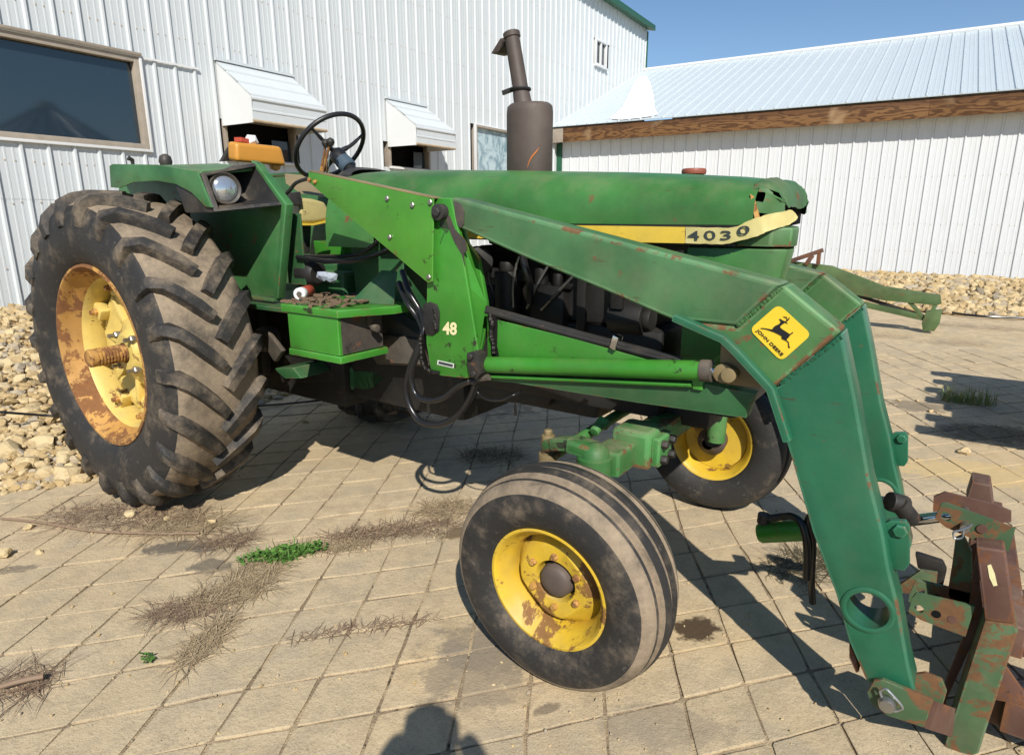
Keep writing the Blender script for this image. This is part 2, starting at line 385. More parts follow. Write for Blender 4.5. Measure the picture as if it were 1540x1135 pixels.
# ================================================================ ground and paving
m = MB(); m.add([(-150,-150,-.03),(150,-150,-.03),(150,150,-.03),(-150,150,-.03)], [(0,1,2,3)])
ground = m.build('ground', M['concrete_far'], smooth=0); ground['kind'] = 'structure'
aP, aQ = R(120.5), R(50.0)
dP = Vector((math.cos(aP), math.sin(aP), 0)); dQ = Vector((math.cos(aQ), math.sin(aQ), 0))
def proj(p):
    d = Vector(p) - CAM; z = d.dot(_vf)*_ct - d.z*_st
    if z < .05: return None
    return 770 + FPX*d.dot(_vr)/z, 567.5 - FPX*(d.dot(_vf)*_st + d.z*_ct)/z
rs = random.Random(3)
NS, NTT = range(-8, 66), range(-30, 46)
sj = {j: -2.737 + .226*j + rs.uniform(-.008, .008) for j in NS}
ti = {i: .865 + .2566*i + rs.uniform(-.014, .014) for i in NTT}
def corner(i, j):
    p = dP*sj[j] + dQ*ti[i]
    w_ = mnoise.noise_vector(p*1.3 + Vector((5, 2, 0))); q = mnoise.noise_vector(p*4.1)
    return p + Vector((w_.x, w_.y, 0))*.022 + Vector((q.x, q.y, 0))*.007
m = MB(); m.add([(CAM.x + 9.2*math.cos(2*math.pi*k/40), CAM.y + 9.2*math.sin(2*math.pi*k/40), -.0075) for k in range(40)], [list(range(40))])
pavement = m.build('pavement', M['joint_dirt'], smooth=0); pavement['kind'] = 'structure'
slabs = []
for i in list(NTT)[:-1]:
    for j in list(NS)[:-1]:
        q = [corner(i, j), corner(i, j+1), corner(i+1, j+1), corner(i+1, j)]
        c = (q[0]+q[1]+q[2]+q[3])/4
        if (c - CAM).length > 9.5 or not (-4.5 < c.x < 10.5 and -4.5 < c.y < 11.5): continue
        pr = [proj(a) for a in q]
        if any(a is None for a in pr): continue
        inside = any(-60 < a[0] < 1600 and a[1] < 1200 for a in pr)
        if not inside: continue
        ar = abs(sum(pr[k][0]*pr[(k+1) % 4][1] - pr[(k+1) % 4][0]*pr[k][1] for k in range(4)))/2
        vis = any(0 < a[0] < 1540 and a[1] < 1135 for a in pr)
        slabs.append((ar if vis else 0, q, c))
slabs.sort(key=lambda a: -a[0])
def slab_geo(mb, q, c):
    gap = rs.uniform(.0015, .0038); dz = rs.uniform(-.004, .0015)
    tx_, ty_ = rs.uniform(-.010, .010), rs.uniform(-.010, .010)
    ring = []
    for k in range(4):
        a, b = q[k], q[(k+1) % 4]; e = (b - a); nrm = Vector((-e.y, e.x, 0)).normalized()
        if nrm.dot(c - a) < 0: nrm = -nrm
        for f in (.05, .5, .95):
            g = gap + min(.004, abs(rs.gauss(0, .0018))) + (rs.uniform(.0005, .003) if f != .5 else 0)
            if f == .5 and rs.random() < .06: g += rs.uniform(.003, .008)
            ring.append(a.lerp(b, f) + nrm*g)
    n = len(ring); top = []; 
    for p in ring:
        z = dz + (p.x-c.x)*tx_ + (p.y-c.y)*ty_
        top.append((p, z))
    vs = [Vector((p.x, p.y, -.02)) for p, z in top] + [Vector((p.x, p.y, z-.0010)) for p, z in top]
    vs += [Vector((p.x + (c.x-p.x)*.028, p.y + (c.y-p.y)*.028, z)) for p, z in top]
    fs = [(k, (k+1) % n, (k+1) % n + n, k+n) for k in range(n)] + [(k+n, (k+1) % n + n, (k+1) % n + 2*n, k+2*n) for k in range(n)]
    vs.append(Vector((c.x, c.y, dz))); fs += [(2*n+k, 2*n+(k+1) % n, 3*n) for k in range(n)]; mb.add(vs, fs)
for ar, q, c in slabs[:300]:
    m = MB(); slab_geo(m, q, c); m.build('paving_slab', M['concrete'], pavement, smooth=0)
m = MB()
for ar, q, c in slabs[300:]: slab_geo(m, q, c)
m.build('outer_paving', M['concrete'], pavement, smooth=0, kind='stuff')

# ================================================================ tall building (its long wall stands behind the tractor)
A1 = R(92.6)
dA = Vector((math.cos(A1), math.sin(A1), 0)); nA = Vector((math.sin(A1), -math.cos(A1), 0))
A0 = Vector((-6.099, .613, 0))
def WA(l, d, z): return A0 + dA*l + nA*d + Vector((0, 0, z))
def onA(u, v, d=0):
    p = PP(u, v, A0 + nA*d, nA); return (p - A0).dot(dA), p.z
bld = empty('farm_building', WA(10, 0, 0))
tag(bld, 'tall white ribbed metal farm building with window awnings and green eave', 'building')
LA0, LA1, EAVE = -3.2, 21.0, 8.15
OPEN = [(.02 - 2.3, 1.90, 2.43, 3.70), (3.16, 4.50, 2.42, 3.02), (6.93, 8.18, 2.52, 3.02), (10.0, 11.75, 2.45, 3.70), (16.66, 17.49, 6.22, 6.97)]
m = MB()
m.prism([WA(LA0, -.30, 0), WA(LA1, -.30, 0), WA(LA1, -8, 0), WA(LA0, -8, 0)], (0, 0, EAVE-.05))
m.build('wall_core', M['dark_void'], bld, smooth=0)
PITCHA = .305
def siding_strip(mb, org, dl, dn, dz, width, h, rib=.030, ribw=.058):
    # profile across one panel: flat with two low stiffeners and one tall rib at its far side
    prof = [(0, 0), (width*.26, 0), (width*.28, .0035), (width*.34, .0035), (width*.36, 0), (width*.56, 0), (width*.58, .0035), (width*.64, .0035), (width*.66, 0),
            (width-ribw, 0), (width-ribw*.72, rib), (width-ribw*.28, rib), (width, 0.0)]
    n = len(prof)
    f = [org + dl*a + dn*(b+.004) for a, b in prof]; bk = [org + dl*a + dn*(-.012) for a, b in (prof[-1], prof[0])]
    ring = f + bk; k = len(ring)
    vs = ring + [q + dz*h for q in ring]
    mb.add(vs, [(i, (i+1) % k, (i+1) % k + k, i+k) for i in range(k)] + [list(range(k-1, -1, -1)), [k+i for i in range(k)]])
l = 3.076 - PITCHA*20
up = Vector((0, 0, 1))
while l < LA1 - .02:
    wd = min(PITCHA, LA1 - l); cl = l + wd/2
    segs = [(0.0, EAVE)]
    for (a, b, z0, z1) in OPEN:
        if a - .10 < cl < b + .10:
            segs = [s for s0 in segs for s in ((s0[0], min(s0[1], z0)), (max(s0[0], z1), s0[1])) if s[1] - s[0] > .05]
    # the lower course laps under a seam
    out = []
    for s in segs:
        if s[0] < 1.746 < s[1] and l < 6: out += [(s[0], 1.752, -.004), (1.746, s[1], .0)]
        else: out.append((s[0], s[1], 0))
    for z0, z1, dd in out:
        m = MB(); siding_strip(m, WA(l + .001, dd, z0), dA, nA, up, wd - .002, z1 - z0); m.build('siding_panel', M['siding_white'], bld, smooth=0)
    l += PITCHA
m = MB(); m.prism([WA(LA0, .02, EAVE), WA(LA0, .30, EAVE - .06), WA(LA0, .30, EAVE + .12), WA(LA0, -4.2, EAVE + 1.9), WA(LA0, -8.3, EAVE+.1)], dA*(LA1 - LA0 + .12)); m.build('roof', M['trim_green'], bld, bevel=.01)
m = MB(); m.prism([WA(LA1, -.05, 0), WA(LA1+.09, -.05, 0), WA(LA1+.09, .05, 0), WA(LA1, .05, 0)], (0, 0, EAVE-.06)); m.build('corner_trim', M['trim_green'], bld, smooth=0)
def frame_rect(mb, a, b, z0, z1, wd, d0, d1, mi=0):
    for (p, q, r_, s_) in ((a-wd, a, z0-wd, z1+wd), (b, b+wd, z0-wd, z1+wd), (a, b, z0-wd, z0), (a, b, z1, z1+wd)):
        mb.prism([WA(p, d0, r_), WA(q, d0, r_), WA(q, d1, r_), WA(p, d1, r_)], (0, 0, s_-r_), mi)
# big window
a, b, z0, z1 = OPEN[0]
wn = MB(); frame_rect(wn, a+.07, b-.07, z0+.10, z1-.10, .07, -.10, .045); wn = wn.build('window', M['frame_tan'], bld, bevel=.004)
m = MB(); m.prism([WA(a+.05, -.06, z0+.08), WA(b-.05, -.06, z0+.08), WA(b-.05, -.05, z0+.08), WA(a+.05, -.05, z0+.08)], (0, 0, z1-z0-.16)); m.build('pane', M['window_glass'], wn, smooth=0)
m = MB(); frame_rect(m, a, b, z0+.03, z1-.03, .035, -.02, .062); m.build('trim', M['trim_white'], wn, bevel=.003)
m = MB(); m.prism([WA(a-.02, .03, z1+.0), WA(b+.03, .03, z1+.0), WA(b+.03, .085, z1-.015), WA(a-.02, .085, z1-.015)], (0, 0, .035)); m.build('drip_cap', M['wood_grey'], wn, bevel=.003)
m = MB(); m.prism([WA(1.95, .03, 3.66), WA(2.80, .03, 3.66), WA(2.80, .05, 3.66), WA(1.95, .05, 3.66)], (0, 0, .03)); m.build('panel_cap', M['trim_white'], bld, smooth=0)
# low window behind the muffler
a, b, z0, z1 = OPEN[3]
wn = MB(); frame_rect(wn, a+.05, b-.05, z0+.06, z1-.06, .05, -.10, .045); wn = wn.build('window', M['frame_tan'], bld, bevel=.004)
m = MB(); m.prism([WA(a+.03, -.06, z0+.05), WA(b-.03, -.06, z0+.05), WA(b-.03, -.05, z0+.05), WA(a+.03, -.05, z0+.05)], (0, 0, z1-z0-.1)); m.build('pane', M['poly_sheet'], wn, smooth=0)
m = MB(); frame_rect(m, a, b, z0+.02, z1-.02, .03, -.02, .055); m.build('trim', M['trim_white'], wn, bevel=.003)
# small upper window
a, b, z0, z1 = OPEN[4]
wn = MB(); frame_rect(wn, a+.05, b-.05, z0+.05, z1-.05, .06, -.08, .05); wn.prism([WA((a+b)/2-.03, -.03, z0), WA((a+b)/2+.03, -.03, z0), WA((a+b)/2+.03, .035, z0), WA((a+b)/2-.03, .035, z0)], (0, 0, z1-z0)); wn.prism([WA(a-.06, -.02, z0-.06), WA(b+.06, -.02, z0-.06), WA(b+.06, .10, z0-.06), WA(a-.06, .10, z0-.06)], (0, 0, .05))
wn = wn.build('window', M['trim_white'], bld, bevel=.004)
for a2, b2_ in ((a+.02, (a+b)/2-.02), ((a+b)/2+.02, b-.02)):
    m = MB(); m.prism([WA(a2, -.05, z0+.02), WA(b2_, -.05, z0+.02), WA(b2_, -.04, z0+.02), WA(a2, -.04, z0+.02)], (0, 0, z1-z0-.04)); m.build('pane', M['window_glass'], wn, smooth=0)
# screw rows in the cladding
def screws(nm, fn, l0, l1, pitch, zs, parent, d0):
    m = MB(); rq = random.Random(4)
    for z_ in zs:
        l_ = l0
        while l_ < l1:
            for k_ in (.30, .62):
                c_ = fn(l_ + pitch*k_ + rq.uniform(-.01, .01), d0, z_ + rq.uniform(-.012, .012))
                if not any(a - .12 < l_ < b + .05 and z0 - .1 < z_ < z1 + .1 for (a, b, z0, z1) in OPEN) or parent.name != 'farm_building': m.box(c_ - Vector((.007, .007, .007)), c_ + Vector((.007, .007, .007)))
            l_ += pitch
    m.build(nm, M['rust_edge'], parent, smooth=0, kind='stuff')
screws('screw_heads', WA, 3.076 - PITCHA*20, LA1, PITCHA, (.9, 1.70, 2.2, 4.05, 4.9, 5.8, 7.0), bld, .006)
# awnings: sloping top sheet, upright front, side cheek, dark opening below
def awning(l0, l1, zt, zb, zf, op):
    d = .80; r0 = MB()
    # folded sheet: wall -> slope -> front, with ribs along its length
    prof = [(.02, zt)]
    for k in range(1, 6):
        f = k/6; dd, zz = d*f*.98, zt + (zf - zt)*f
        prof += [(dd-.018, zz+.006), (dd-.008, zz+.030), (dd+.010, zz+.024), (dd+.018, zz-.008)] if k in (2, 4) else [(dd, zz)]
    prof += [(d, zf), (d+.004, zf-.03), (d+.028, zf-.05), (d+.028, zf-.075), (d+.004, zf-.095), (d+.004, zf-.20), (d+.012, zf-.21), (d+.012, zf-.235), (d+.004, zf-.245), (d+.004, zb+.05)]
    inner = [(x-.012, z-.012) for x, z in reversed(prof)]
    r0.prism([WA(l0, x, z) for x, z in prof + inner], dA*(l1-l0))
    aw = r0.build('awning', M['siding_white'], bld, smooth=30)
    m = MB(); m.tube([WA(l0, d+.004, zb+.035), WA(l1, d+.004, zb+.035)], .022, 8); m.build('lower_edge', M['rust_edge'], aw)
    for ll in (l0, l1-.02):
        m = MB(); m.prism([WA(ll+.004, .03, zt-.03), WA(ll+.004, d-.01, zf-.03), WA(ll+.004, d-.01, zb+.01), WA(ll+.004, .03, zb+.01)], dA*.016); m.build('side_cheek', M['trim_white'], aw, smooth=0)
    m = MB(); m.prism([WA(l0-.02, .02, zt-.01), WA(l1+.02, .02, zt-.01), WA(l1+.02, .075, zt-.01), WA(l0-.02, .075, zt-.01)], (0, 0, .04)); m.build('flashing', M['siding_white'], aw, smooth=0)
    a, b, z0, z1 = op
    fr = MB(); frame_rect(fr, a+.02, b-.02, z0+.03, z1, .05, -.12, .04); fr = fr.build('window_opening', M['wood_grey'], bld, bevel=.004)
    m = MB(); m.prism([WA(a, -.28, z0), WA(b, -.28, z0), WA(b, -.24, z0), WA(a, -.24, z0)], (0, 0, z1-z0)); m.build('dark_interior', M['dark_void'], fr, smooth=0)
    m = MB(); m.prism([WA(b-.42, -.07, z0+.03), WA(b-.06, -.07, z0+.03), WA(b-.06, -.06, z0+.03), WA(b-.42, -.06, z0+.03)], (0, 0, .34)); m.build('pane', M['window_glass'], fr, smooth=0)
    m = MB(); m.prism([WA(a-.05, .03, z0-.02), WA(b+.02, .03, z0-.02), WA(b+.02, .10, z0-.03), WA(a-.05, .10, z0-.03)], (0, 0, .04)); m.build('sill', M['trim_white'], fr, bevel=.004)
awning(3.10, 4.54, 3.86, 2.90, 3.31, OPEN[1]); awning(6.86, 8.13, 3.84, 2.90, 3.30, OPEN[2])

# ================================================================ low shed with the metal roof
B1 = A1 - R(90)
dB = Vector((math.cos(B1), math.sin(B1), 0)); nB = Vector((math.sin(B1), -math.cos(B1), 0)); B0 = Vector((4.116, 15.338, 0))
def WB(l, d, z): return B0 + dB*l + nB*d + Vector((0, 0, z))
shed = empty('storage_shed', WB(0, -3, 0)); tag(shed, 'long low white metal shed with blue white roof and wooden fascia', 'shed')
LB0, LB1 = -10.70, 5.6; RZ, EZ, RD = 6.69, 4.03, 6.5
m = MB(); m.prism([WB(LB0, -.05, 0), WB(LB1, -.05, 0), WB(LB1, -11, 0), WB(LB0, -11, 0)], (0, 0, 3.8)); m.build('wall_core', M['dark_void'], shed, smooth=0)
l = LB0; PB = .3105
while l < LB1:
    m = MB(); siding_strip(m, WB(l+.001, 0, 0.0), dB, nB, up, PB-.002, 3.75, .026, .05); m.build('siding_panel', M['siding_shed'], shed, smooth=0); l += PB
screws('screw_heads', WB, LB0, LB1, PB, (.75, 1.35, 2.4, 3.2), shed, .006)
slope = (dB*0 - nB*(RD+.45) + Vector((0, 0, RZ-EZ))); SL = slope.length; sdz = slope/SL; rn = dB.cross(sdz).normalized()
if rn.z < 0: rn = -rn
l = LB0 - .22
while l < LB1:
    m = MB(); siding_strip(m, WB(l+.001, .45, EZ), dB, rn, sdz, PB-.002, SL, .028, .05); m.build('roof_panel', M['roof_metal'], shed, smooth=0); l += PB
m = MB(); m.prism([WB(LB0, -RD-.05, RZ+.02), WB(LB0, -RD-7, EZ), WB(LB0, -RD-7, EZ-.05), WB(LB0, -RD-.05, RZ-.1)], dB*(LB1-LB0)); m.build('rear_roof', M['roof_metal'], shed, smooth=0)
m = MB(); m.tube([WB(LB0-.1, -RD, RZ+.04), WB(LB1, -RD, RZ+.04)], .075, 8); m.build('ridge_cap', M['trim_white'], shed)
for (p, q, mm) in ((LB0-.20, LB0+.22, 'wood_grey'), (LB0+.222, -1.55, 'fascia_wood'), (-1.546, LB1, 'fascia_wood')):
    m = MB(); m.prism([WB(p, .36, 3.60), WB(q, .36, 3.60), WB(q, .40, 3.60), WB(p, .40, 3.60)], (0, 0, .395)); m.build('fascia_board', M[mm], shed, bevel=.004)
m = MB(); m.prism([WB(LB0-.2, .36, 3.66), WB(LB1, .36, 3.66), WB(LB1, -.0, 3.70), WB(LB0-.2, -.0, 3.70)], (0, 0, .02)); m.build('soffit', M['trim_white'], shed, smooth=0)
m = MB(); m.prism([WB(LB0-.42, -.04, 0), WB(LB0-.002, -.04, 0), WB(LB0-.002, .045, 0), WB(LB0-.42, .045, 0)], (0, 0, 3.60)); m.build('corner_trim', M['trim_green'], shed, smooth=0)
# bright white patch lying on the roof slope
def RF(l, f, h=0): return WB(l, .45, EZ) + slope*f + dB*0 + rn*h
m = MB(); pts = []
outl = [(916,180),(926,173),(936,163),(946,143),(955,124),(962,117),(972,116),(978,126),(983,145),(985,165),(990,174),(978,177),(955,180),(935,182)]
RP = WB(0, .45, EZ)
pl = [PP(u, v, RP, rn) for u, v in outl]; cc = sum(pl, Vector())/len(pl)
vs = [p + rn*.030 for p in pl] + [cc.lerp(p, .92) + rn*.038 for p in pl]; n = len(pl)
m.add(vs, [(i, (i+1) % n, (i+1) % n + n, i+n) for i in range(n)] + [[n+i for i in range(n)]]); m.build('roof_patch', M['patch_white'], shed)

# ================================================================ gravel banks
def rock_geo(mb, p, r, rg):
    # rounder broken stone: subdivided ball, flattened facets
    bm = bmesh.new(); bmesh.ops.create_icosphere(bm, subdivisions=2, radius=1.0)
    a = rg.uniform(0, 6.28); ca, sa = math.cos(a), math.sin(a); sx, sy, sz = r*rg.uniform(.85, 1.3), r*rg.uniform(.7, 1.05), r*rg.uniform(.55, .85)
    pl = [(Vector((rg.gauss(0, 1), rg.gauss(0, 1), rg.gauss(0, 1))).normalized(), rg.uniform(.45, .78)) for _ in range(10)]
    off = Vector((rg.uniform(0, 50), 0, 0)); out = []
    for v in bm.verts:
        q = v.co.copy()
        for n_, d_ in pl:
            e = q.dot(n_) - d_
            if e > 0: q -= n_*e*.97
        q *= 1 + .10*mnoise.noise(q*2.5 + off)
        x, y, z = q.x*sx, q.y*sy, q.z*sz; out.append(Vector(p) + Vector((x*ca - y*sa, x*sa + y*ca, z)))
    mb.add(out, [[v.index for v in f.verts] for f in bm.faces]); bm.free()
def stone_geo(mb, p, r, rg):
    t_ = (1+5**.5)/2
    vs = [(-1,t_,0),(1,t_,0),(-1,-t_,0),(1,-t_,0),(0,-1,t_),(0,1,t_),(0,-1,-t_),(0,1,-t_),(t_,0,-1),(t_,0,1),(-t_,0,-1),(-t_,0,1)]
    fs = [(0,11,5),(0,5,1),(0,1,7),(0,7,10),(0,10,11),(1,5,9),(5,11,4),(11,10,2),(10,7,6),(7,1,8),(3,9,4),(3,4,2),(3,2,6),(3,6,8),(3,8,9),(4,9,5),(2,4,11),(6,2,10),(8,6,7),(9,8,1)]
    a = rg.uniform(0, 6.28); sx, sy, sz = r*rg.uniform(.8, 1.3), r*rg.uniform(.7, 1.1), r*rg.uniform(.6, .95)
    ca, sa = math.cos(a), math.sin(a); out = []
    tl = rg.uniform(-.4, .4)
    for q in vs:
        k = rg.uniform(.68, 1.15)/1.9
        x, y, z = q[0]*sx*k, q[1]*sy*k, q[2]*sz*k; z, x = z + x*tl, x - z*tl
        out.append(Vector(p) + Vector((x*ca - y*sa, x*sa + y*ca, z)))
    mb.add(out, fs)
def sst(a, b, x): x = max(0, min(1, (x-a)/(b-a))); return x*x*(3-2*x)
FOOT = [(-2.9, -1.6), (-1.34, -.80), (-1.0, -.58), (-.35, -.80), (.3, -1.05), (.7, -1.22), (1.6, -1.25), (4, -1.6), (13.5, -3.0)]
def footx(y):
    for (a, xa), (b, xb) in zip(FOOT, FOOT[1:]):
        if y <= b: f = max(0, (y-a)/(b-a)); return xa + (xb-xa)*f
    return FOOT[-1][1]
def bank(x, y):
    d = footx(y) - x
    return -.02 + .06*sst(0, .35, d) + .37*sst(0, 4.6, d) + .03*mnoise.noise(Vector((x*1.1, y*1.1, 0)))*sst(0, 1, d)
m = MB(); nx, ny = 50, 80; vs = []
for j in range(ny+1):
    y = -4.0 + 18.5*(j/ny)**1.3; x1 = footx(y)
    for i in range(nx+1):
        x = x1 + (-7.0 - x1)*(i/nx)**1.5; vs.append((x, y, bank(x, y) - .012))
m.add(vs, [(j*(nx+1)+i, j*(nx+1)+i+1, (j+1)*(nx+1)+i+1, (j+1)*(nx+1)+i) for j in range(ny) for i in range(nx)])
o = m.build('gravel_bed', M['gravel_bed'], kind='structure')
rg = random.Random(11); m = MB(); cnt = 0
while cnt < 12000:
    y = -3.2 + 13*rg.random()**1.6; d = 5.6*rg.random()**1.7
    x = footx(y) - d + rg.uniform(-.12, .10)
    pp = proj((x, y, .1))
    if pp is None or pp[0] < -60 or pp[0] > 700: continue
    if x < -6.1: continue
    r = rg.choice((.014, .018, .022, .028, .034, .046))*rg.uniform(.8, 1.25)*(1 + .05*d)
    (rock_geo if d < 1.6 and r > .030 and y < 1.0 else stone_geo)(m, (x, y, max(bank(x, y), -.005) + r*.25), r, rg); cnt += 1
o = m.build('gravel', M['limestone'], smooth=0, kind='stuff')
o['label'] = 'bank of broken tan limestone gravel along the tall building'; o['category'] = 'gravel'
def bank2(x, y):
    f = 10.25 + .25*mnoise.noise(Vector((x*.7, 3, 0))) + max(0, 3.2 - x)*.35
    return f, -.02 + .06*sst(0, .3, y-f) + .20*sst(0, 2.6, y-f) - .05*sst(3.0, 4.5, y-f)
m = MB(); vs = []; nx, ny = 60, 24
for j in range(ny+1):
    for i in range(nx+1):
        x = -7 + 16*i/nx; f = bank2(x, 0)[0]; y = f + (16.0 - f)*(j/ny)**1.4; vs.append((x, y, bank2(x, y)[1]-.015))
m.add(vs, [(j*(nx+1)+i, j*(nx+1)+i+1, (j+1)*(nx+1)+i+1, (j+1)*(nx+1)+i) for j in range(ny) for i in range(nx)])
m.build('gravel_bed', M['gravel_bed'], kind='structure')
m = MB(); cnt = 0
while cnt < 4200:
    x = rg.uniform(-1.5, 6.0); f, _ = bank2(x, 0); y = f + 5*rg.random()**1.5 + rg.uniform(-.1, .05)
    if y > 15.2: continue
    r = rg.choice((.04, .05, .06, .08, .10))*rg.uniform(.8, 1.2)
    stone_geo(m, (x, y, max(-.01, bank2(x, y)[1]) + r*.25), r, rg); cnt += 1
o = m.build('gravel', M['limestone'], smooth=0, kind='stuff')
o['label'] = 'strip of pale limestone rubble along the foot of the low shed'; o['category'] = 'gravel'
# single rocks one can pick out at the edge of the bank
rocks = [(20,512,.10,.3),(60,548,.09,.22),(30,600,.10,.25),(88,582,.08,.2),(14,640,.09,.2),(60,650,.10,.15),(95,668,.075,.12),(40,690,.085,.08),(100,712,.11,.03),(14,672,.10,.1),(70,708,.08,.05),(118,640,.07,.15),(30,560,.08,.28),(80,520,.07,.3),(10,545,.09,.28),(50,622,.06,.2)]
for u, v, r, z in rocks:
    p = PG(u, v, z); m = MB(); rock_geo(m, (0, 0, 0), r, rg); o = m.build('limestone_rock', M['limestone'], smooth=0); o.location = (p.x, p.y, max(bank(p.x, p.y), 0) + r*.22)
    tag(o, 'large tan limestone rock in the gravel bank beside the big rear tyre', 'rock', 'rocks in the gravel bank')
loose = [(1449,678,.05,'loose yellow stone on bare concrete beside the grass tuft'),(1400,618,.026,None),(1352,602,.022,None),(1380,602,.02,None),(4,832,.05,'grey white rock on the paving by the gravel bank'),(42,793,.03,None),(60,829,.022,None),(318,784,.035,None),(460,633,.028,None),(195,773,.035,None),(478,652,.02,None),(1332,612,.015,None),(915,735,.012,None),(250,780,.02,None)]
for u, v, r, lab in loose:
    p = PG(u, v, r*.3); m = MB(); rock_geo(m, (0, 0, 0), r, rg); o = m.build('loose_stone', M['limestone'], smooth=0); o.location = (p.x, p.y, r*.3)
    tag(o, lab or 'small pale stone lying loose on the paving', 'stone', None if lab else 'small stones scattered on the paving')
m = MB()
for k in range(420):
    u, v = rg.uniform(0, 1540), 470 + 660*rg.random()**.8
    p = PG(u, v)
    if p.length > 14: continue
    r = rg.choice((.0025, .003, .004, .005, .007)); stone_geo(m, (p.x, p.y, r*.3), r, rg)
o = m.build('loose_grit', M['limestone'], smooth=0, kind='stuff'); o['label'] = 'fine pale grit scattered over the paving'; o['category'] = 'grit'

# ================================================================ the tractor
TR = empty('farm_tractor', (0, 0, 0))
tag(TR, 'worn green farm tractor with yellow wheels and front loader standing on the paving', 'tractor')
NY = Vector((0, -1, 0))
def plate(name, pts, y0, th, mat, parent=TR, bevel=.003, seg=2):
    m = MB(); m.prism(polyY(pts, y0), (0, th, 0)); return m.build(name, M[mat], parent, bevel=bevel, seg=seg)
def text_mesh(name, s, org, e1, e2, y, mat, parent, size=1.0, bold=0.0, sx=1.0, th=.0012):
    # lettering laid on the plane Y=y: pixel origin, pixel unit vectors along and up the line
    cu = bpy.data.curves.new('lettering', 'FONT'); cu.body = s; cu.size = 1.0; cu.offset = bold; cu.resolution_u = 3
    tmp = bpy.data.objects.new('lettering', cu); COL.objects.link(tmp)
    me = bpy.data.meshes.new_from_object(tmp); bpy.data.objects.remove(tmp); bpy.data.curves.remove(cu)
    xs = [v.co.x for v in me.vertices]; ys = [v.co.y for v in me.vertices]; x0, x1, y0, y1 = min(xs), max(xs), min(ys), max(ys)
    m = MB(); vs = []
    for v in me.vertices:
        a = (v.co.x - x0)/(x1-x0); b = (v.co.y - y0)/(y1-y0)
        vs.append(PY(org[0] + e1[0]*a + e2[0]*b, org[1] + e1[1]*a + e2[1]*b, y))
    m.add(vs, [list(p.vertices) for p in me.polygons]); bpy.data.meshes.remove(me)
    return m.build(name, M[mat], parent, smooth=0)

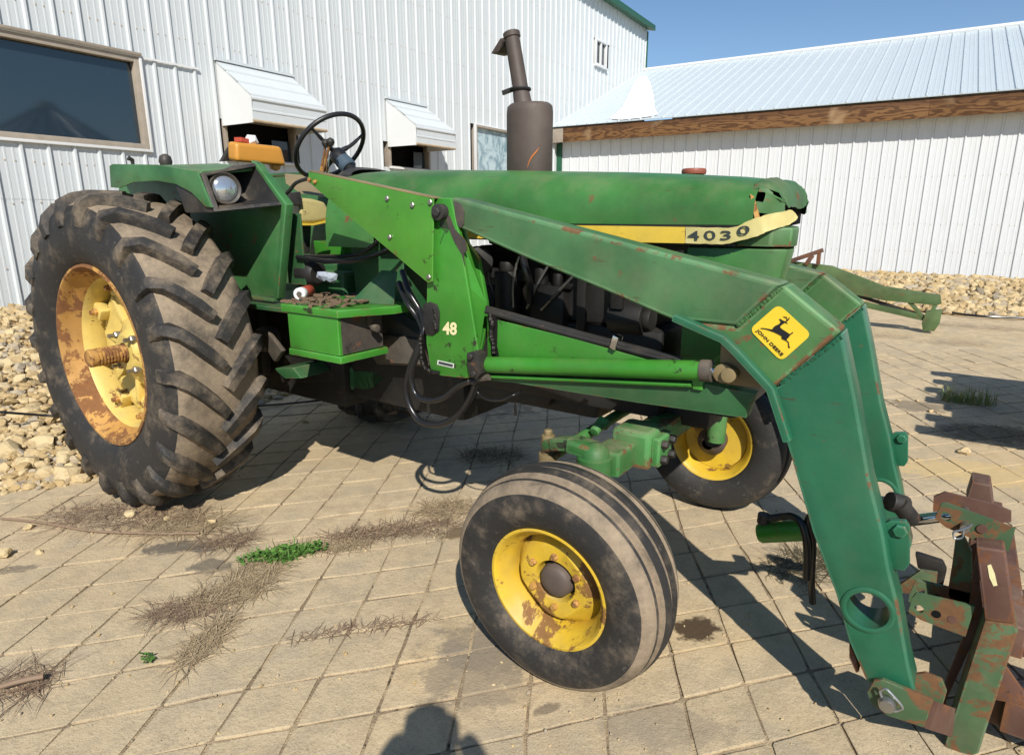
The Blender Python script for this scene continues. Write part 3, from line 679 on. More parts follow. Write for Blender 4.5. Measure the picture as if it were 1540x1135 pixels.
# ---------------------------------------------------------------- rear wheels
def rear_wheel(loc, flip, name='rear_wheel'):
    W = empty(name, loc, TR, (0, 0, R(180) if flip else 0))
    half = [(-.165,.455),(-.200,.478),(-.226,.52),(-.241,.58),(-.244,.63),(-.238,.685),(-.226,.73),(-.208,.762),(-.175,.782),(-.10,.793),(0,.797)]
    prof = half + [(-a, b) for a, b in reversed(half[:-1])]
    m = MB(); n = 96; m.lathe(prof, n=n)
    k = len(prof)
    m.m = []
    for j in range(n):
        for i in range(k-1): m.m.append(1 if (prof[i][1] + prof[i+1][1])/2 > .752 else 0)
    nl = 22
    path = [(.006,.797,0,.040),(.06,.796,.02,.041),(.115,.792,.08,.043),(.165,.785,.2,.046),(.205,.764,.6,.040),(.230,.725,.92,.024),(.243,.665,1.0,.006)]
    for s in (-1, 1):
        for q in range(nl):
            a0 = 2*math.pi*(q + (.5 if s > 0 else 0))/nl
            secs = []
            P3 = []
            for (w_, r_, ax, h) in path:
                f = min(1, w_/.205); a = a0 - .265*(1-f)**1.12
                P3.append((Vector((r_*math.cos(a), s*w_, r_*math.sin(a))), Vector((math.cos(a)*math.cos(ax*1.5), s*math.sin(ax*1.5), math.sin(a)*math.cos(ax*1.5))), h))
            for i, (p, nn, h) in enumerate(P3):
                tg = (P3[min(i+1, 6)][0] - P3[max(i-1, 0)][0]).normalized(); sd = tg.cross(nn).normalized()
                wb = .036 if i else .030; wt = wb*.68; j_ = rg.uniform(-.003, .003)
                secs.append([p - nn*.012 - sd*wb, p + nn*h*.55 - sd*(wb*.85), p + nn*(h+j_) - sd*wt, p + nn*(h+j_) + sd*wt, p + nn*h*.55 + sd*(wb*.85), p - nn*.012 + sd*wb])
            vs = [v for sct in secs for v in sct]; fs = []; ms = []
            for i in range(6):
                for c_ in range(5): fs.append((i*6+c_, i*6+c_+1, (i+1)*6+c_+1, (i+1)*6+c_))
            fs += [(0,1,2,3,4,5), (36,37,38,39,40,41)]
            m.add(vs, fs, 2)
    m.build('tyre', [M['rubber'], M['rubber_dusty'], M['rubber_lug']], W, local=True, smooth=50)
    m = MB()      # rim barrel, a closed ring
    outp = [(-.190,.468),(-.196,.478),(-.206,.476),(-.208,.462),(-.196,.452),(-.168,.444),(-.140,.432),(-.110,.402),(-.060,.392),(.00,.392),(.04,.405),(.09,.44),(.19,.46),(.20,.478),(.185,.48),(.10,.455),(-.10,.455)]
    m.lathe(outp, n=72, closed=True)
    m.m = []
    for j in range(72):
        for i in range(len(outp)): m.m.append(1 if outp[i][0] < -.128 else 0)
    m.build('rim', [M['wheel_yellow'], M['rim_rust']], W, local=True, smooth=40)
    m = MB(); dp = [(.035,.397),(.005,.37),(-.012,.345),(-.012,.29),(.006,.262),(.010,.20),(-.020,.17),(-.036,.13),(-.055,.118),(-.075,.095),(-.078,.055),(-.04,.05),(.09,.06),(.08,.30),(.08,.397)]
    m.lathe(dp, n=64, closed=True); m.build('wheel_centre', M['wheel_yellow'], W, local=True, smooth=35)
    for q in range(8):     # clamps and wedge lugs round the casting
        a = 2*math.pi*q/8 + .2; d = Vector((math.cos(a), 0, math.sin(a))); tn = Vector((-math.sin(a), 0, math.cos(a)))
        m = MB(); m.obox(d*.352 + Vector((0, -.030, 0)), d*.042, Vector((0, .032, 0)), tn*.034); o = m.build('rim_clamp', M['wheel_yellow'], W, bevel=.010, local=True)
        m = MB(); m.cyl(d*.350 + Vector((0, -.055, 0)), d*.350 + Vector((0, -.095, 0)), .013, 10); m.bolt(d*.350 + Vector((0, -.060, 0)), (0, -1, 0), .022, .018); m.build('clamp_bolt', M['rim_rust'], W, local=True)
    for q in range(4):
        a = 2*math.pi*q/4 + .75; d = Vector((math.cos(a), 0, math.sin(a)))
        m = MB(); m.bolt(d*.118 + Vector((0, -.05, 0)), (0, -1, 0), .022, .03); m.cyl(d*.118 + Vector((0, -.05, 0)), d*.118 + Vector((0, -.11, 0)), .012, 8); m.build('hub_bolt', M['steel'], W, local=True)
    for q in range(8):
        a = 2*math.pi*q/8 + .59; d = Vector((math.cos(a), 0, math.sin(a))); tn = Vector((-math.sin(a), 0, math.cos(a)))
        m = MB(); m.obox(d*.25 + Vector((0, -.004, 0)), d*.085, Vector((0, .020, 0)), tn*.018); m.build('spoke_web', M['wheel_yellow'], W, bevel=.010, local=True)
    m = MB(); ap = [(.70,.001),(.70,.05),(-.06,.05)]
    y_ = -.06
    for q in range(10): ap += [(y_, .048), (y_-.006, .048), (y_-.008, .043), (y_-.014, .043)]; y_ -= .016
    ap += [(y_, .047), (y_-.03, .047), (y_-.036, .040), (y_-.036, .001)]
    m.lathe(ap, n=24); m.build('axle_shaft', M['rim_rust'], W, local=True, smooth=30)
    return W
RWN = rear_wheel((0, -.836, .837), False)
RWF = rear_wheel((0, .92, .837), True)

# ---------------------------------------------------------------- front wheels
def front_wheel(loc, rot, side, rub):
    W = empty('front_wheel', loc, TR, rot)
    half = [(-.088,.205),(-.108,.214),(-.122,.235),(-.131,.262),(-.134,.290),(-.130,.318),(-.124,.336),(-.117,.349),(-.105,.360),(-.088,.368),(-.078,.371),(-.072,.362),(-.062,.360),(-.054,.362),(-.048,.379),(-.030,.385),(-.016,.387),(-.012,.376),(0,.376)]
    prof = half + [(-a, b) for a, b in reversed(half[:-1])]
    m = MB(); n = 96; k = len(prof); vs = []
    for j in range(n):
        a = 2*math.pi*j/n
        for (y, r) in prof:
            vs.append(Vector((r*math.cos(a), y, r*math.sin(a))))
    fs = [(j*k+i, ((j+1) % n)*k+i, ((j+1) % n)*k+i+1, j*k+i+1) for j in range(n) for i in range(k-1)]
    m.add(vs, fs); m.m = []
    for j in range(n):
        for i in range(k-1):
            r_ = (prof[i][1]+prof[i+1][1])/2; w_ = abs(prof[i][0]+prof[i+1][0])/2
            m.m.append(1 if (.05 < w_ < .076 and r_ > .34) or (.084 < w_ < .125 and r_ > .333) or w_ < .012 else 0)
    m.build('tyre', [M[rub], M['rubber_dusty'] if rub == 'rubber_front' else M[rub]], W, local=True, smooth=40)
    m = MB(); bp = [(-.094,.206),(-.100,.218),(-.108,.217),(-.110,.206),(-.102,.197),(-.085,.193),(-.070,.176),(-.030,.166),(.03,.166),(.07,.18),(.095,.197),(.103,.206),(.104,.216),(.094,.218),(.085,.200)]
    m.lathe(bp, n=64, closed=True); m.build('rim', M['wheel_yellow_front'], W, local=True, smooth=40)
    # dished disc with clipped sides
    m = MB(); sgn = -1
    def ringp(r, y, cl=None, n=48):
        out = []
        for j in range(n):
            a = 2*math.pi*j/n; x, z = r*math.cos(a), r*math.sin(a)
            if cl:
                for q in range(4):
                    b = R(45) + q*math.pi/2; dd = x*math.cos(b) + z*math.sin(b)
                    if dd > cl: x -= (dd-cl)*math.cos(b); z -= (dd-cl)*math.sin(b)
            out.append(Vector((x, y, z)))
        return out
    rings = [ringp(.166, -.012), ringp(.150, -.030, .146), ringp(.135, -.052, .120), ringp(.125, -.056, .113), ringp(.075, -.050), ringp(.068, -.036), ringp(.066, .03), ringp(.164, .03)]
    vs = [v for r_ in rings for v in r_]; fs = [(i*48+j, i*48+(j+1) % 48, (i+1)*48+(j+1) % 48, (i+1)*48+j) for i in range(7) for j in range(48)]
    fs += [(7*48+j, 7*48+(j+1) % 48, (j+1) % 48, j) for j in range(48)]
    m.add(vs, fs); m.build('wheel_disc', M['wheel_yellow_front'], W, local=True, smooth=30)
    for q in range(6):
        a = 2*math.pi*q/6 + .5; d = Vector((math.cos(a), 0, math.sin(a)))
        m = MB(); m.tube([d*.095 + Vector((0, -.048, 0)), d*.095 + Vector((0, -.060, 0)), d*.095 + Vector((0, -.066, 0))], [.013, .013, .010], 6); m.build('wheel_bolt', M['rim_rust'], W, local=True)
    m = MB(); m.lathe([(.16,.03),(.10,.075),(.02,.064),(-.030,.060),(-.052,.056),(-.062,.045),(-.066,.02),(-.066,.001)], n=28); m.build('hub_cap', M['muffler_brown'], W, local=True, smooth=40)
    return W
front_wheel((2.664, -.817, .389), (R(3.1), 0, R(0)), 1, 'rubber_front')
fwf = front_wheel((2.66, .845, .387), (R(2.5), 0, R(180)), -1, 'rubber_far')

# ---------------------------------------------------------------- drive train, engine (dark, behind the loader)
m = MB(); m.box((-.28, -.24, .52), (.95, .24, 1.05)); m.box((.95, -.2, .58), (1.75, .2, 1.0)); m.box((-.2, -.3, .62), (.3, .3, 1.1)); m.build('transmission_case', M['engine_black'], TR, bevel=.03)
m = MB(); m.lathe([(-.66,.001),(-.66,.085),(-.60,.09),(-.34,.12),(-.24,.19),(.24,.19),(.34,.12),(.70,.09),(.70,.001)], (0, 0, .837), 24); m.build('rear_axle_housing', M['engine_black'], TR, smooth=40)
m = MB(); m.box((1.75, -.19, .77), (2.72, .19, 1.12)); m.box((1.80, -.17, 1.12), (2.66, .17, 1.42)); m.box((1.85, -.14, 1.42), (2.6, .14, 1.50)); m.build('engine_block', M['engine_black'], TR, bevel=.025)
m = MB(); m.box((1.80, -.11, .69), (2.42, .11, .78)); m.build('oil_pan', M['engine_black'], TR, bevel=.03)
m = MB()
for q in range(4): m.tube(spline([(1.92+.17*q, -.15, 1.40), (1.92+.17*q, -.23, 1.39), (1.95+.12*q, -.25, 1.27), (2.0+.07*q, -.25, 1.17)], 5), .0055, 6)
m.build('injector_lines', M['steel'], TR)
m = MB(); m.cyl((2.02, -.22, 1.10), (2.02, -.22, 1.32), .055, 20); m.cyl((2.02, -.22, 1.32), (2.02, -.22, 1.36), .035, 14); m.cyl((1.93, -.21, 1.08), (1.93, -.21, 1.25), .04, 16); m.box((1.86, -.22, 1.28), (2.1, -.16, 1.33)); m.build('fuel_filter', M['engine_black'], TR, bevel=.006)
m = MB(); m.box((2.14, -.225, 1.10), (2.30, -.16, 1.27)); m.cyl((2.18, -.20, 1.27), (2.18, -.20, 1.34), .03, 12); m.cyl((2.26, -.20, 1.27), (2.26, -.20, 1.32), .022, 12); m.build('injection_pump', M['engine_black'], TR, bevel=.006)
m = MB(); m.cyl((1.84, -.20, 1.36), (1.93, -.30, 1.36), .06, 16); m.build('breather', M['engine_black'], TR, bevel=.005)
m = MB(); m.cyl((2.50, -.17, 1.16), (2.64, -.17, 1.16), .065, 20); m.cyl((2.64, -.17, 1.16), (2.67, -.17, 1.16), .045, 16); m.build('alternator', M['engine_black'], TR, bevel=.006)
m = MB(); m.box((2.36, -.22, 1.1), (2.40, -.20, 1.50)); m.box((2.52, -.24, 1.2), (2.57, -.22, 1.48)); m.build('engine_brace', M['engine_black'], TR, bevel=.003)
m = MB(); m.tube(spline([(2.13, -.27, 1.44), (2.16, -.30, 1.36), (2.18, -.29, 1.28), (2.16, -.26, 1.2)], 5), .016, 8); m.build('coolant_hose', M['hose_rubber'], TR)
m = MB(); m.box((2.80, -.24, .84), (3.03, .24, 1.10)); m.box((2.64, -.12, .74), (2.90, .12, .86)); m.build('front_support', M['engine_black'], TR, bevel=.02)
# side of the radiator shell behind the boom, and the front grille housing
m = MB(); pl_ = [(2.83, -.30), (3.10, -.30), (3.150, -.275), (3.155, -.20), (3.135, -.1), (3.115, 0), (3.085, .12), (3.04, .25), (2.98, .29), (2.83, .29)]
def taper(pts, z0, z1, dx0, dx1):
    n = len(pts); vs = [Vector((x + (dx0 if x > 3 else 0), y, z0)) for x, y in pts] + [Vector((x + (dx1 if x > 3 else 0), y, z1)) for x, y in pts]
    return vs, [list(range(n-1, -1, -1)), [n+i for i in range(n)]] + [(i, (i+1) % n, (i+1) % n + n, i+n) for i in range(n)]
m.add(*taper(pl_, 1.02, 1.446, -.075, .004)); m.build('grille_housing', M['hood_green'], TR, bevel=.010)
m = MB(); m.add(*taper([(2.95, -.305), (3.10, -.305), (3.156, -.275), (3.160, -.20), (3.140, -.1), (3.120, 0), (3.088, .12), (3.042, .25), (2.98, .295), (2.95, .295)], 1.452, 1.512, .004, .006)); m.build('grille_band', M['elbow_green'], TR, bevel=.006)
m = MB(); m.box((2.2, -.27, 1.43), (3.02, .27, 1.52)); m.build('inner_shroud', M['engine_black'], TR, bevel=.01)

# ---------------------------------------------------------------- hood
def hood_ring(x, zt, zb, wd, n=30):
    out = []
    for j in range(n+1):
        a = math.pi*j/n; c_, s_ = math.cos(a), math.sin(a)
        y = -wd*math.copysign(abs(c_)**.62, c_); z = zb + .035 + (zt - zb - .035)*abs(s_)**.80
        out.append(Vector((x, y, z)))
    return [Vector((x, -wd, zb))] + out + [Vector((x, wd, zb))]
def loft(secs, th=.006, jit=0, holes=(), cap0=False, cap1=False):
    m = MB(); k = len(secs[0]); vs = [v for s_ in secs for v in s_]; fs = []
    for i in range(len(secs)-1):
        for j in range(k-1):
            if (i, j) in holes: continue
            fs.append((i*k+j, i*k+j+1, (i+1)*k+j+1, (i+1)*k+j))
    if cap0: fs.append(list(range(k)))
    if cap1: fs.append([(len(secs)-1)*k+j for j in range(k-1, -1, -1)])
    m.add(vs, fs); return m
HZ = [(1.34,1.757),(1.6,1.750),(1.9,1.737),(2.2,1.722),(2.5,1.708),(2.75,1.692),(2.95,1.676),(3.02,1.668),(3.05,1.662)]
m = loft([hood_ring(x, z + .006, 1.520 if x < 3.03 else 1.528, .326 - .0*(x > 3)) for x, z in HZ])
# the torn front edge of the hood leans in
hood = m.build('hood', M['hood_green'], TR, smooth=50)
m = loft([hood_ring(1.335, 1.755, 1.50, .318)] + [hood_ring(3.03, 1.655, 1.525, .318)], cap0=True); m.build('hood_dark_fill', M['dark_void'], hood)  # near-black shell paints the dark inside of the hood
m = loft([hood_ring(x, z, 1.40, .33) for x, z in ((.99,1.756),(1.06,1.764),(1.2,1.766),(1.328,1.763))], cap0=True); cowl = m.build('cowl', M['hood_green'], TR, smooth=50)
m = MB(); m.add([(1.0,-.16,.98),(1.36,-.16,.98),(1.36,.28,.98),(1.0,.28,.98),(.98,-.17,1.52),(1.36,-.17,1.52),(1.36,.30,1.52),(.98,.30,1.52)], [(0,3,2,1),(4,5,6,7),(0,1,5,4),(1,2,6,5),(2,3,7,6),(3,0,4,7)]); m.build('cowl_panel', M['dark_green'], TR, bevel=.01)
m = loft([hood_ring(x, z, 1.70, w_) for x, z, w_ in ((.86,1.765,.13),(.90,1.785,.15),(.96,1.795,.17),(1.03,1.780,.18))], cap0=True); m.build('dash_hood', M['black_plastic'], TR, smooth=50)
m = MB(); p = PY(1043, 268, 0); m.cyl((p.x, 0, 1.66), (p.x, 0, 1.705), .028, 20); m.cyl((p.x, 0, 1.70), (p.x, 0, 1.722), .046, 24); m.build('radiator_cap', M['cap_red'], TR, bevel=.008)
# dark gap and yellow stripe
m = MB(); m.box((1.5, -.325, 1.452), (3.0, -.29, 1.52)); m.box((1.5, .29, 1.452), (3.0, .325, 1.52)); m.build('stripe_backing', M['engine_black'], TR)
def strip(name, tops, bots, ys, mat, parent=TR, th=.004, segs=4, jit=0):
    n = len(tops); T = spline([PY(u, v, y) for (u, v), y in zip(tops, ys)], segs); Bq = spline([PY(u, v, y) for (u, v), y in zip(bots, ys)], segs)
    rr = random.Random(5)
    mid = [a.lerp(b, .5) + Vector((rr.uniform(-jit, jit), rr.uniform(-jit, jit), rr.uniform(-jit, jit)*.5)) for a, b in zip(T, Bq)]
    rows = [T, [a.lerp(b, .5) for a, b in zip(T, mid)], mid, [a.lerp(b, .5) for a, b in zip(mid, Bq)], Bq]
    if jit: rows = [[p + Vector((rr.uniform(-jit, jit), rr.uniform(-jit, jit)*1.5, rr.uniform(-jit, jit))) for p in r_] for r_ in rows]
    k = len(T); m = MB(); vs = [p for r_ in rows for p in r_]; nv = len(vs)
    fs = [(i*k+j, i*k+j+1, (i+1)*k+j+1, (i+1)*k+j) for i in range(4) for j in range(k-1)]
    m.add(vs + [p + Vector((0, th, 0)) for p in vs], fs + [tuple(q + nv for q in reversed(f)) for f in fs] +
          [(j, j+1, j+1+nv, j+nv) for j in range(k-1)] + [(4*k+j, 4*k+j+1, 4*k+j+1+nv, 4*k+j+nv) for j in range(k-1)] + [(i*k, (i+1)*k, (i+1)*k+nv, i*k+nv) for i in range(4)] + [(i*k+k-1, (i+1)*k+k-1, (i+1)*k+k-1+nv, i*k+k-1+nv) for i in range(4)])
    return m.build(name, M[mat], parent, smooth=35)
strip('hood_stripe', [(700,335),(845,338.5),(940,340),(1030,341.5)], [(700,358),(845,361.5),(940,364),(1030,366)], [-.338]*4, 'stripe_yellow')
ns = strip('number_plate', [(1031,341.5),(1070,342),(1103,342),(1125,332),(1141,327),(1156,322),(1176,319),(1189,316),(1197,322)], [(1031,366),(1070,367),(1092,366.5),(1117,361),(1140,355),(1156,347),(1174,342),(1188,337),(1200,328)], [-.340,-.340,-.340,-.338,-.334,-.322,-.300,-.275,-.25], 'stripe_cream', jit=.0013)
for ch, (o_, e1, e2) in {'4': ((1034, 361), (17.5, .6), (0, -14.2)), '0': ((1058.5, 361.3), (17.5, .2), (0, -14.6)), '3': ((1083, 361.3), (16, -.8), (.4, -14.0)), 'O': ((1109, 355.5), (19, -4.2), (-1.2, -13.5))}.items():
    text_mesh('numeral', ch if ch != 'O' else '0', o_, e1, e2, -.3435, 'number_dark', ns, bold=.012)
rr = random.Random(9)
secs = []
for x, zt, zb, wd in ((3.03,1.672,1.556,.305),(3.05,1.674,1.556,.30),(3.07,1.668,1.556,.29),(3.085,1.656,1.556,.275),(3.098,1.635,1.556,.25),(3.106,1.605,1.558,.22),(3.110,1.575,1.56,.18)):
    ring = hood_ring(x, zt, zb, wd, 30); secs.append([p + Vector((rr.uniform(-.004, .004), rr.uniform(-.005, .005), rr.uniform(-.004, .005))) for p in ring])
m = loft(secs, holes={(0,1),(0,2),(0,3),(0,4),(1,2),(1,3),(3,4),(3,5),(2,5),(4,4),(4,5),(1,1)}); m.build('nose_cap', M['elbow_green'], TR, smooth=30)
m = loft([hood_ring(3.0, 1.645, 1.50, .285)] + [hood_ring(3.085, 1.615, 1.52, .22)], cap1=True); m.build('nose_dark_fill', M['dark_void'], TR)  # near-black shell stands in for the shade inside the torn nose
m = MB(); m.prism([PY(1128,292,-.318), PY(1134,296,-.315), PY(1143,330,-.312), PY(1136,333,-.318)], (0, .006, 0)); m.build('torn_edge', M['rim_rust'], TR)
m = MB(); a_ = PY(1140, 272, -.2); m.prism([a_, PY(1165, 277, -.16), PY(1166, 283, -.16), PY(1142, 276, -.2)], (0, .12, .006)); m.build('nose_label', M['tag_white'], TR)

# ---------------------------------------------------------------- exhaust
mc = Vector((1.985, 0, 0)); m = MB()
m.lathe([(1.66,.001),(1.66,.100),(1.70,.106),(1.98,.106),(2.005,.103),(2.016,.090),(2.020,.04),(2.02,.001)], mc, 40, axis='Z')
for i, v in enumerate(m.v): m.v[i] = Vector((v.x, v.y*.82, v.z))
muf = m.build('muffler', M['muffler_brown'], TR, smooth=40)
m = MB(); sc_l = []
for (u, v) in ((793,252),(796,243),(800,236),(806,229),(811,222)):
    r_ = ray(u, v); bt = min((abs(math.hypot((CAM.x + r_.x*k/400 - 1.985)/.1065, (CAM.y + r_.y*k/400)/(.1065*.82)) - 1), k) for k in range(900, 1700) if CAM.y + r_.y*k/400 < 0); sc_l.append(CAM + r_*(bt[1]/400))
m.tube(sc_l, [.001, .003, .0045, .004, .001], 6); m.build('rust_scratch', M['scratch_orange'], muf)
p0 = PY(786, 153, 0); p1 = PY(769, 50, 0); d_ = (p1-p0)
m = MB(); m.tube([p0 - d_*.05, p0.lerp(p1, .14), p0.lerp(p1, .18), p1 - d_*.08, p1 - d_*.07, p1, p1 + d_*.01], [.040, .036, .034, .032, .037, .037, .033], 20); pipe = m.build('exhaust_pipe', M['muffler_brown'], TR, smooth=40)
m = MB(); cpt = p0.lerp(p1, .18); ring = [cpt + Vector((math.cos(a)*.040, math.sin(a)*.040, 0)) for a in [2*math.pi*i/20 for i in range(21)]]; m.tube(ring, .007, 6); m.bar(cpt + Vector((-.03, -.02, 0)), cpt + Vector((-.075, -.03, -.012)), .012, .018); m.build('clamp', M['black_iron'], pipe)
m = MB(); hp = p1 - d_*.10 + Vector((-.035, -.005, 0))
q0 = PY(768, 60, 0); m.prism([PY(762, 56, 0), PY(752, 58, 0), PY(738, 81, 0), PY(748, 79, 0), PY(757, 70, 0)], (.02, .075, 0)); m.bar(PY(766, 57, -.02), PY(755, 62, -.02), .012, .016); m.build('rain_cap', M['muffler_brown'], pipe, bevel=.003)

# ---------------------------------------------------------------- steering and seat
sc_ = PY(497, 221, -.06); sn = Vector((-.74, 0.0, .67)).normalized(); su = sn.cross(Vector((0, 1, 0))).normalized(); sv = Vector((0, 1, 0))
m = MB(); ring = [sc_ + (su*math.cos(a) + sv*math.sin(a))*.205 for a in [2*math.pi*i/48 for i in range(49)]]; m.tube(ring, .0125, 10, caps=False)
stw = m.build('steering_wheel', M['grip_black'], TR, smooth=60)
hub = sc_ - sn*.055
for k in range(3):
    a = 2*math.pi*k/3 + R(180 if False else 0)
    e_ = sc_ + (su*math.cos(a) + sv*math.sin(a))*.20
    m = MB(); m.tube(spline([hub + (e_-hub)*.1, hub.lerp(e_, .5) - sn*.012, e_], 5), [.013]*4 + [.010]*4 + [.008]*3, 8); m.build('spoke', M['grip_black'], stw)
colb = PY(537, 266, -.06)
m = MB(); dd = (colb - hub); m.tube([hub - dd*.06, hub + dd*.02, hub + dd*.16, hub + dd*.30], [.030, .042, .044, .040], 20); m.build('hub_cap', M['grip_black'], stw, smooth=40)
m = MB(); m.tube([hub + dd*.28, hub + dd*.30, hub + dd*.60, hub + dd*.64], [.036, .043, .045, .038], 20); m.build('column_boot', M['boot_blue'], stw, smooth=40)
m = MB(); m.tube([hub + dd*.6, hub + dd*1.15], [.030, .036], 16); m.build('steering_column', M['grip_black'], TR, smooth=40)
for (a, b, c, rr_) in (((497,214),(492,232),(484,262),.0075), ((490,216),(487,236),(481,262),.006)):
    pa, pb, pc = PY(*a, -.20), PY(*b, -.20), PY(*c, -.20)
    m = MB(); m.tube([pc, pb, pa], [rr_, rr_, rr_*.8], 8); lv = m.build('lever', M['rim_rust'], TR)
    m = MB(); m.lathe([(-.022,.001),(-.017,.013),(0,.021),(.014,.017),(.021,.006),(.022,.001)], pa, 14, axis='Z'); m.build('knob', M['black_iron'], lv)
m = MB(); m.tube([PY(492,262,-.16), PY(494,240,-.16)], .007, 8); m.build('lever', M['chrome'], TR)
m = MB(); m.tube(spline([PY(466,268,-.4), PY(452,272,-.4), PY(443,277,-.4), PY(436,286,-.4), PY(430,292,-.4)], 4), .009, 8); m.build('hand_lever', M['black_iron'], TR)
# seat
def cushion(name, lo, hi, bev, mat, parent=TR, tilt=0):
    m = MB(); m.box(lo, hi); return m.build(name, M[mat], parent, bevel=bev, seg=4, smooth=60)
m = MB(); m.prism([PX(355,214,.16), PX(424,221,.16), PX(432,250,.16), PX(356,243,.16)], (-.09, 0, .012)); sb = m.build('seat_backrest', M['seat_vinyl'], TR, bevel=.024, seg=4, smooth=60)
m = MB(); m.prism([PX(352,216,.10), PX(362,214,.10), PX(365,244,.10), PX(353,240,.10)], (-.07, 0, .0)); m.build('backrest_end', M['seat_vinyl'], sb, bevel=.018, seg=3, smooth=60)
m = MB(); m.prism([PX(410,245,.13), PX(424,248,.13), PX(420,257,.13), PX(412,254,.13)], (-.04, 0, 0)); m.build('backrest_bracket', M['seat_vinyl'], sb, bevel=.004)
m = MB(); m.prism([PX(352,242,.02), PX(333,243,.02), PX(345,222,.02), PX(352,216,.02)], (-.03, 0, 0)); m.build('backrest_shell', M['black_iron'], sb, bevel=.004)
m = MB(); m.add([PX(428,261,.30), PX(462,264,.30), PX(489,296,.56), PX(452,291,.56), PX(430,276,.50), PX(428,261,.22)+Vector((-.1,.3,0)), PX(462,264,.30)+Vector((-.1,.3,0)), PX(489,296,.56)+Vector((-.1,.34,0))], [(0,1,2,3,4),(0,5,6,1),(1,6,7,2)]); m.build('seat_side', M['seat_brown'], TR)
m = MB(); pts = [PX(451,297,.60), PX(470,299,.60), PX(488,304,.60), PX(496,318,.60), PX(496,330,.60), PX(472,335,.60), PX(451,335,.60)]; m.prism(pts, (-.42, .20, .0)); st_ = m.build('seat_cushion', M['seat_cream'], TR, bevel=.02, seg=3, smooth=60)
m = MB(); m.prism([PX(451,335,.605), PX(472,335.5,.605), PX(496,330,.605), PX(495,334,.605), PX(472,339,.605), PX(451,339,.605)], (-.4, .2, 0)); m.build('seat_edge', M['stripe_yellow'], st_)
m = MB(); m.prism([PX(449,338,.5), PX(468,338,.5), PX(466,382,.5), PX(450,382,.5)], (-.2, .15, 0)); m.build('seat_pedestal', M['black_iron'], TR, bevel=.01)
m = MB(); m.prism([PX(437,290,.62), PX(452,288,.62), PX(455,309,.62), PX(440,308,.62)], (-.12, .05, 0)); m.build('control_box', M['black_plastic'], TR, bevel=.006)

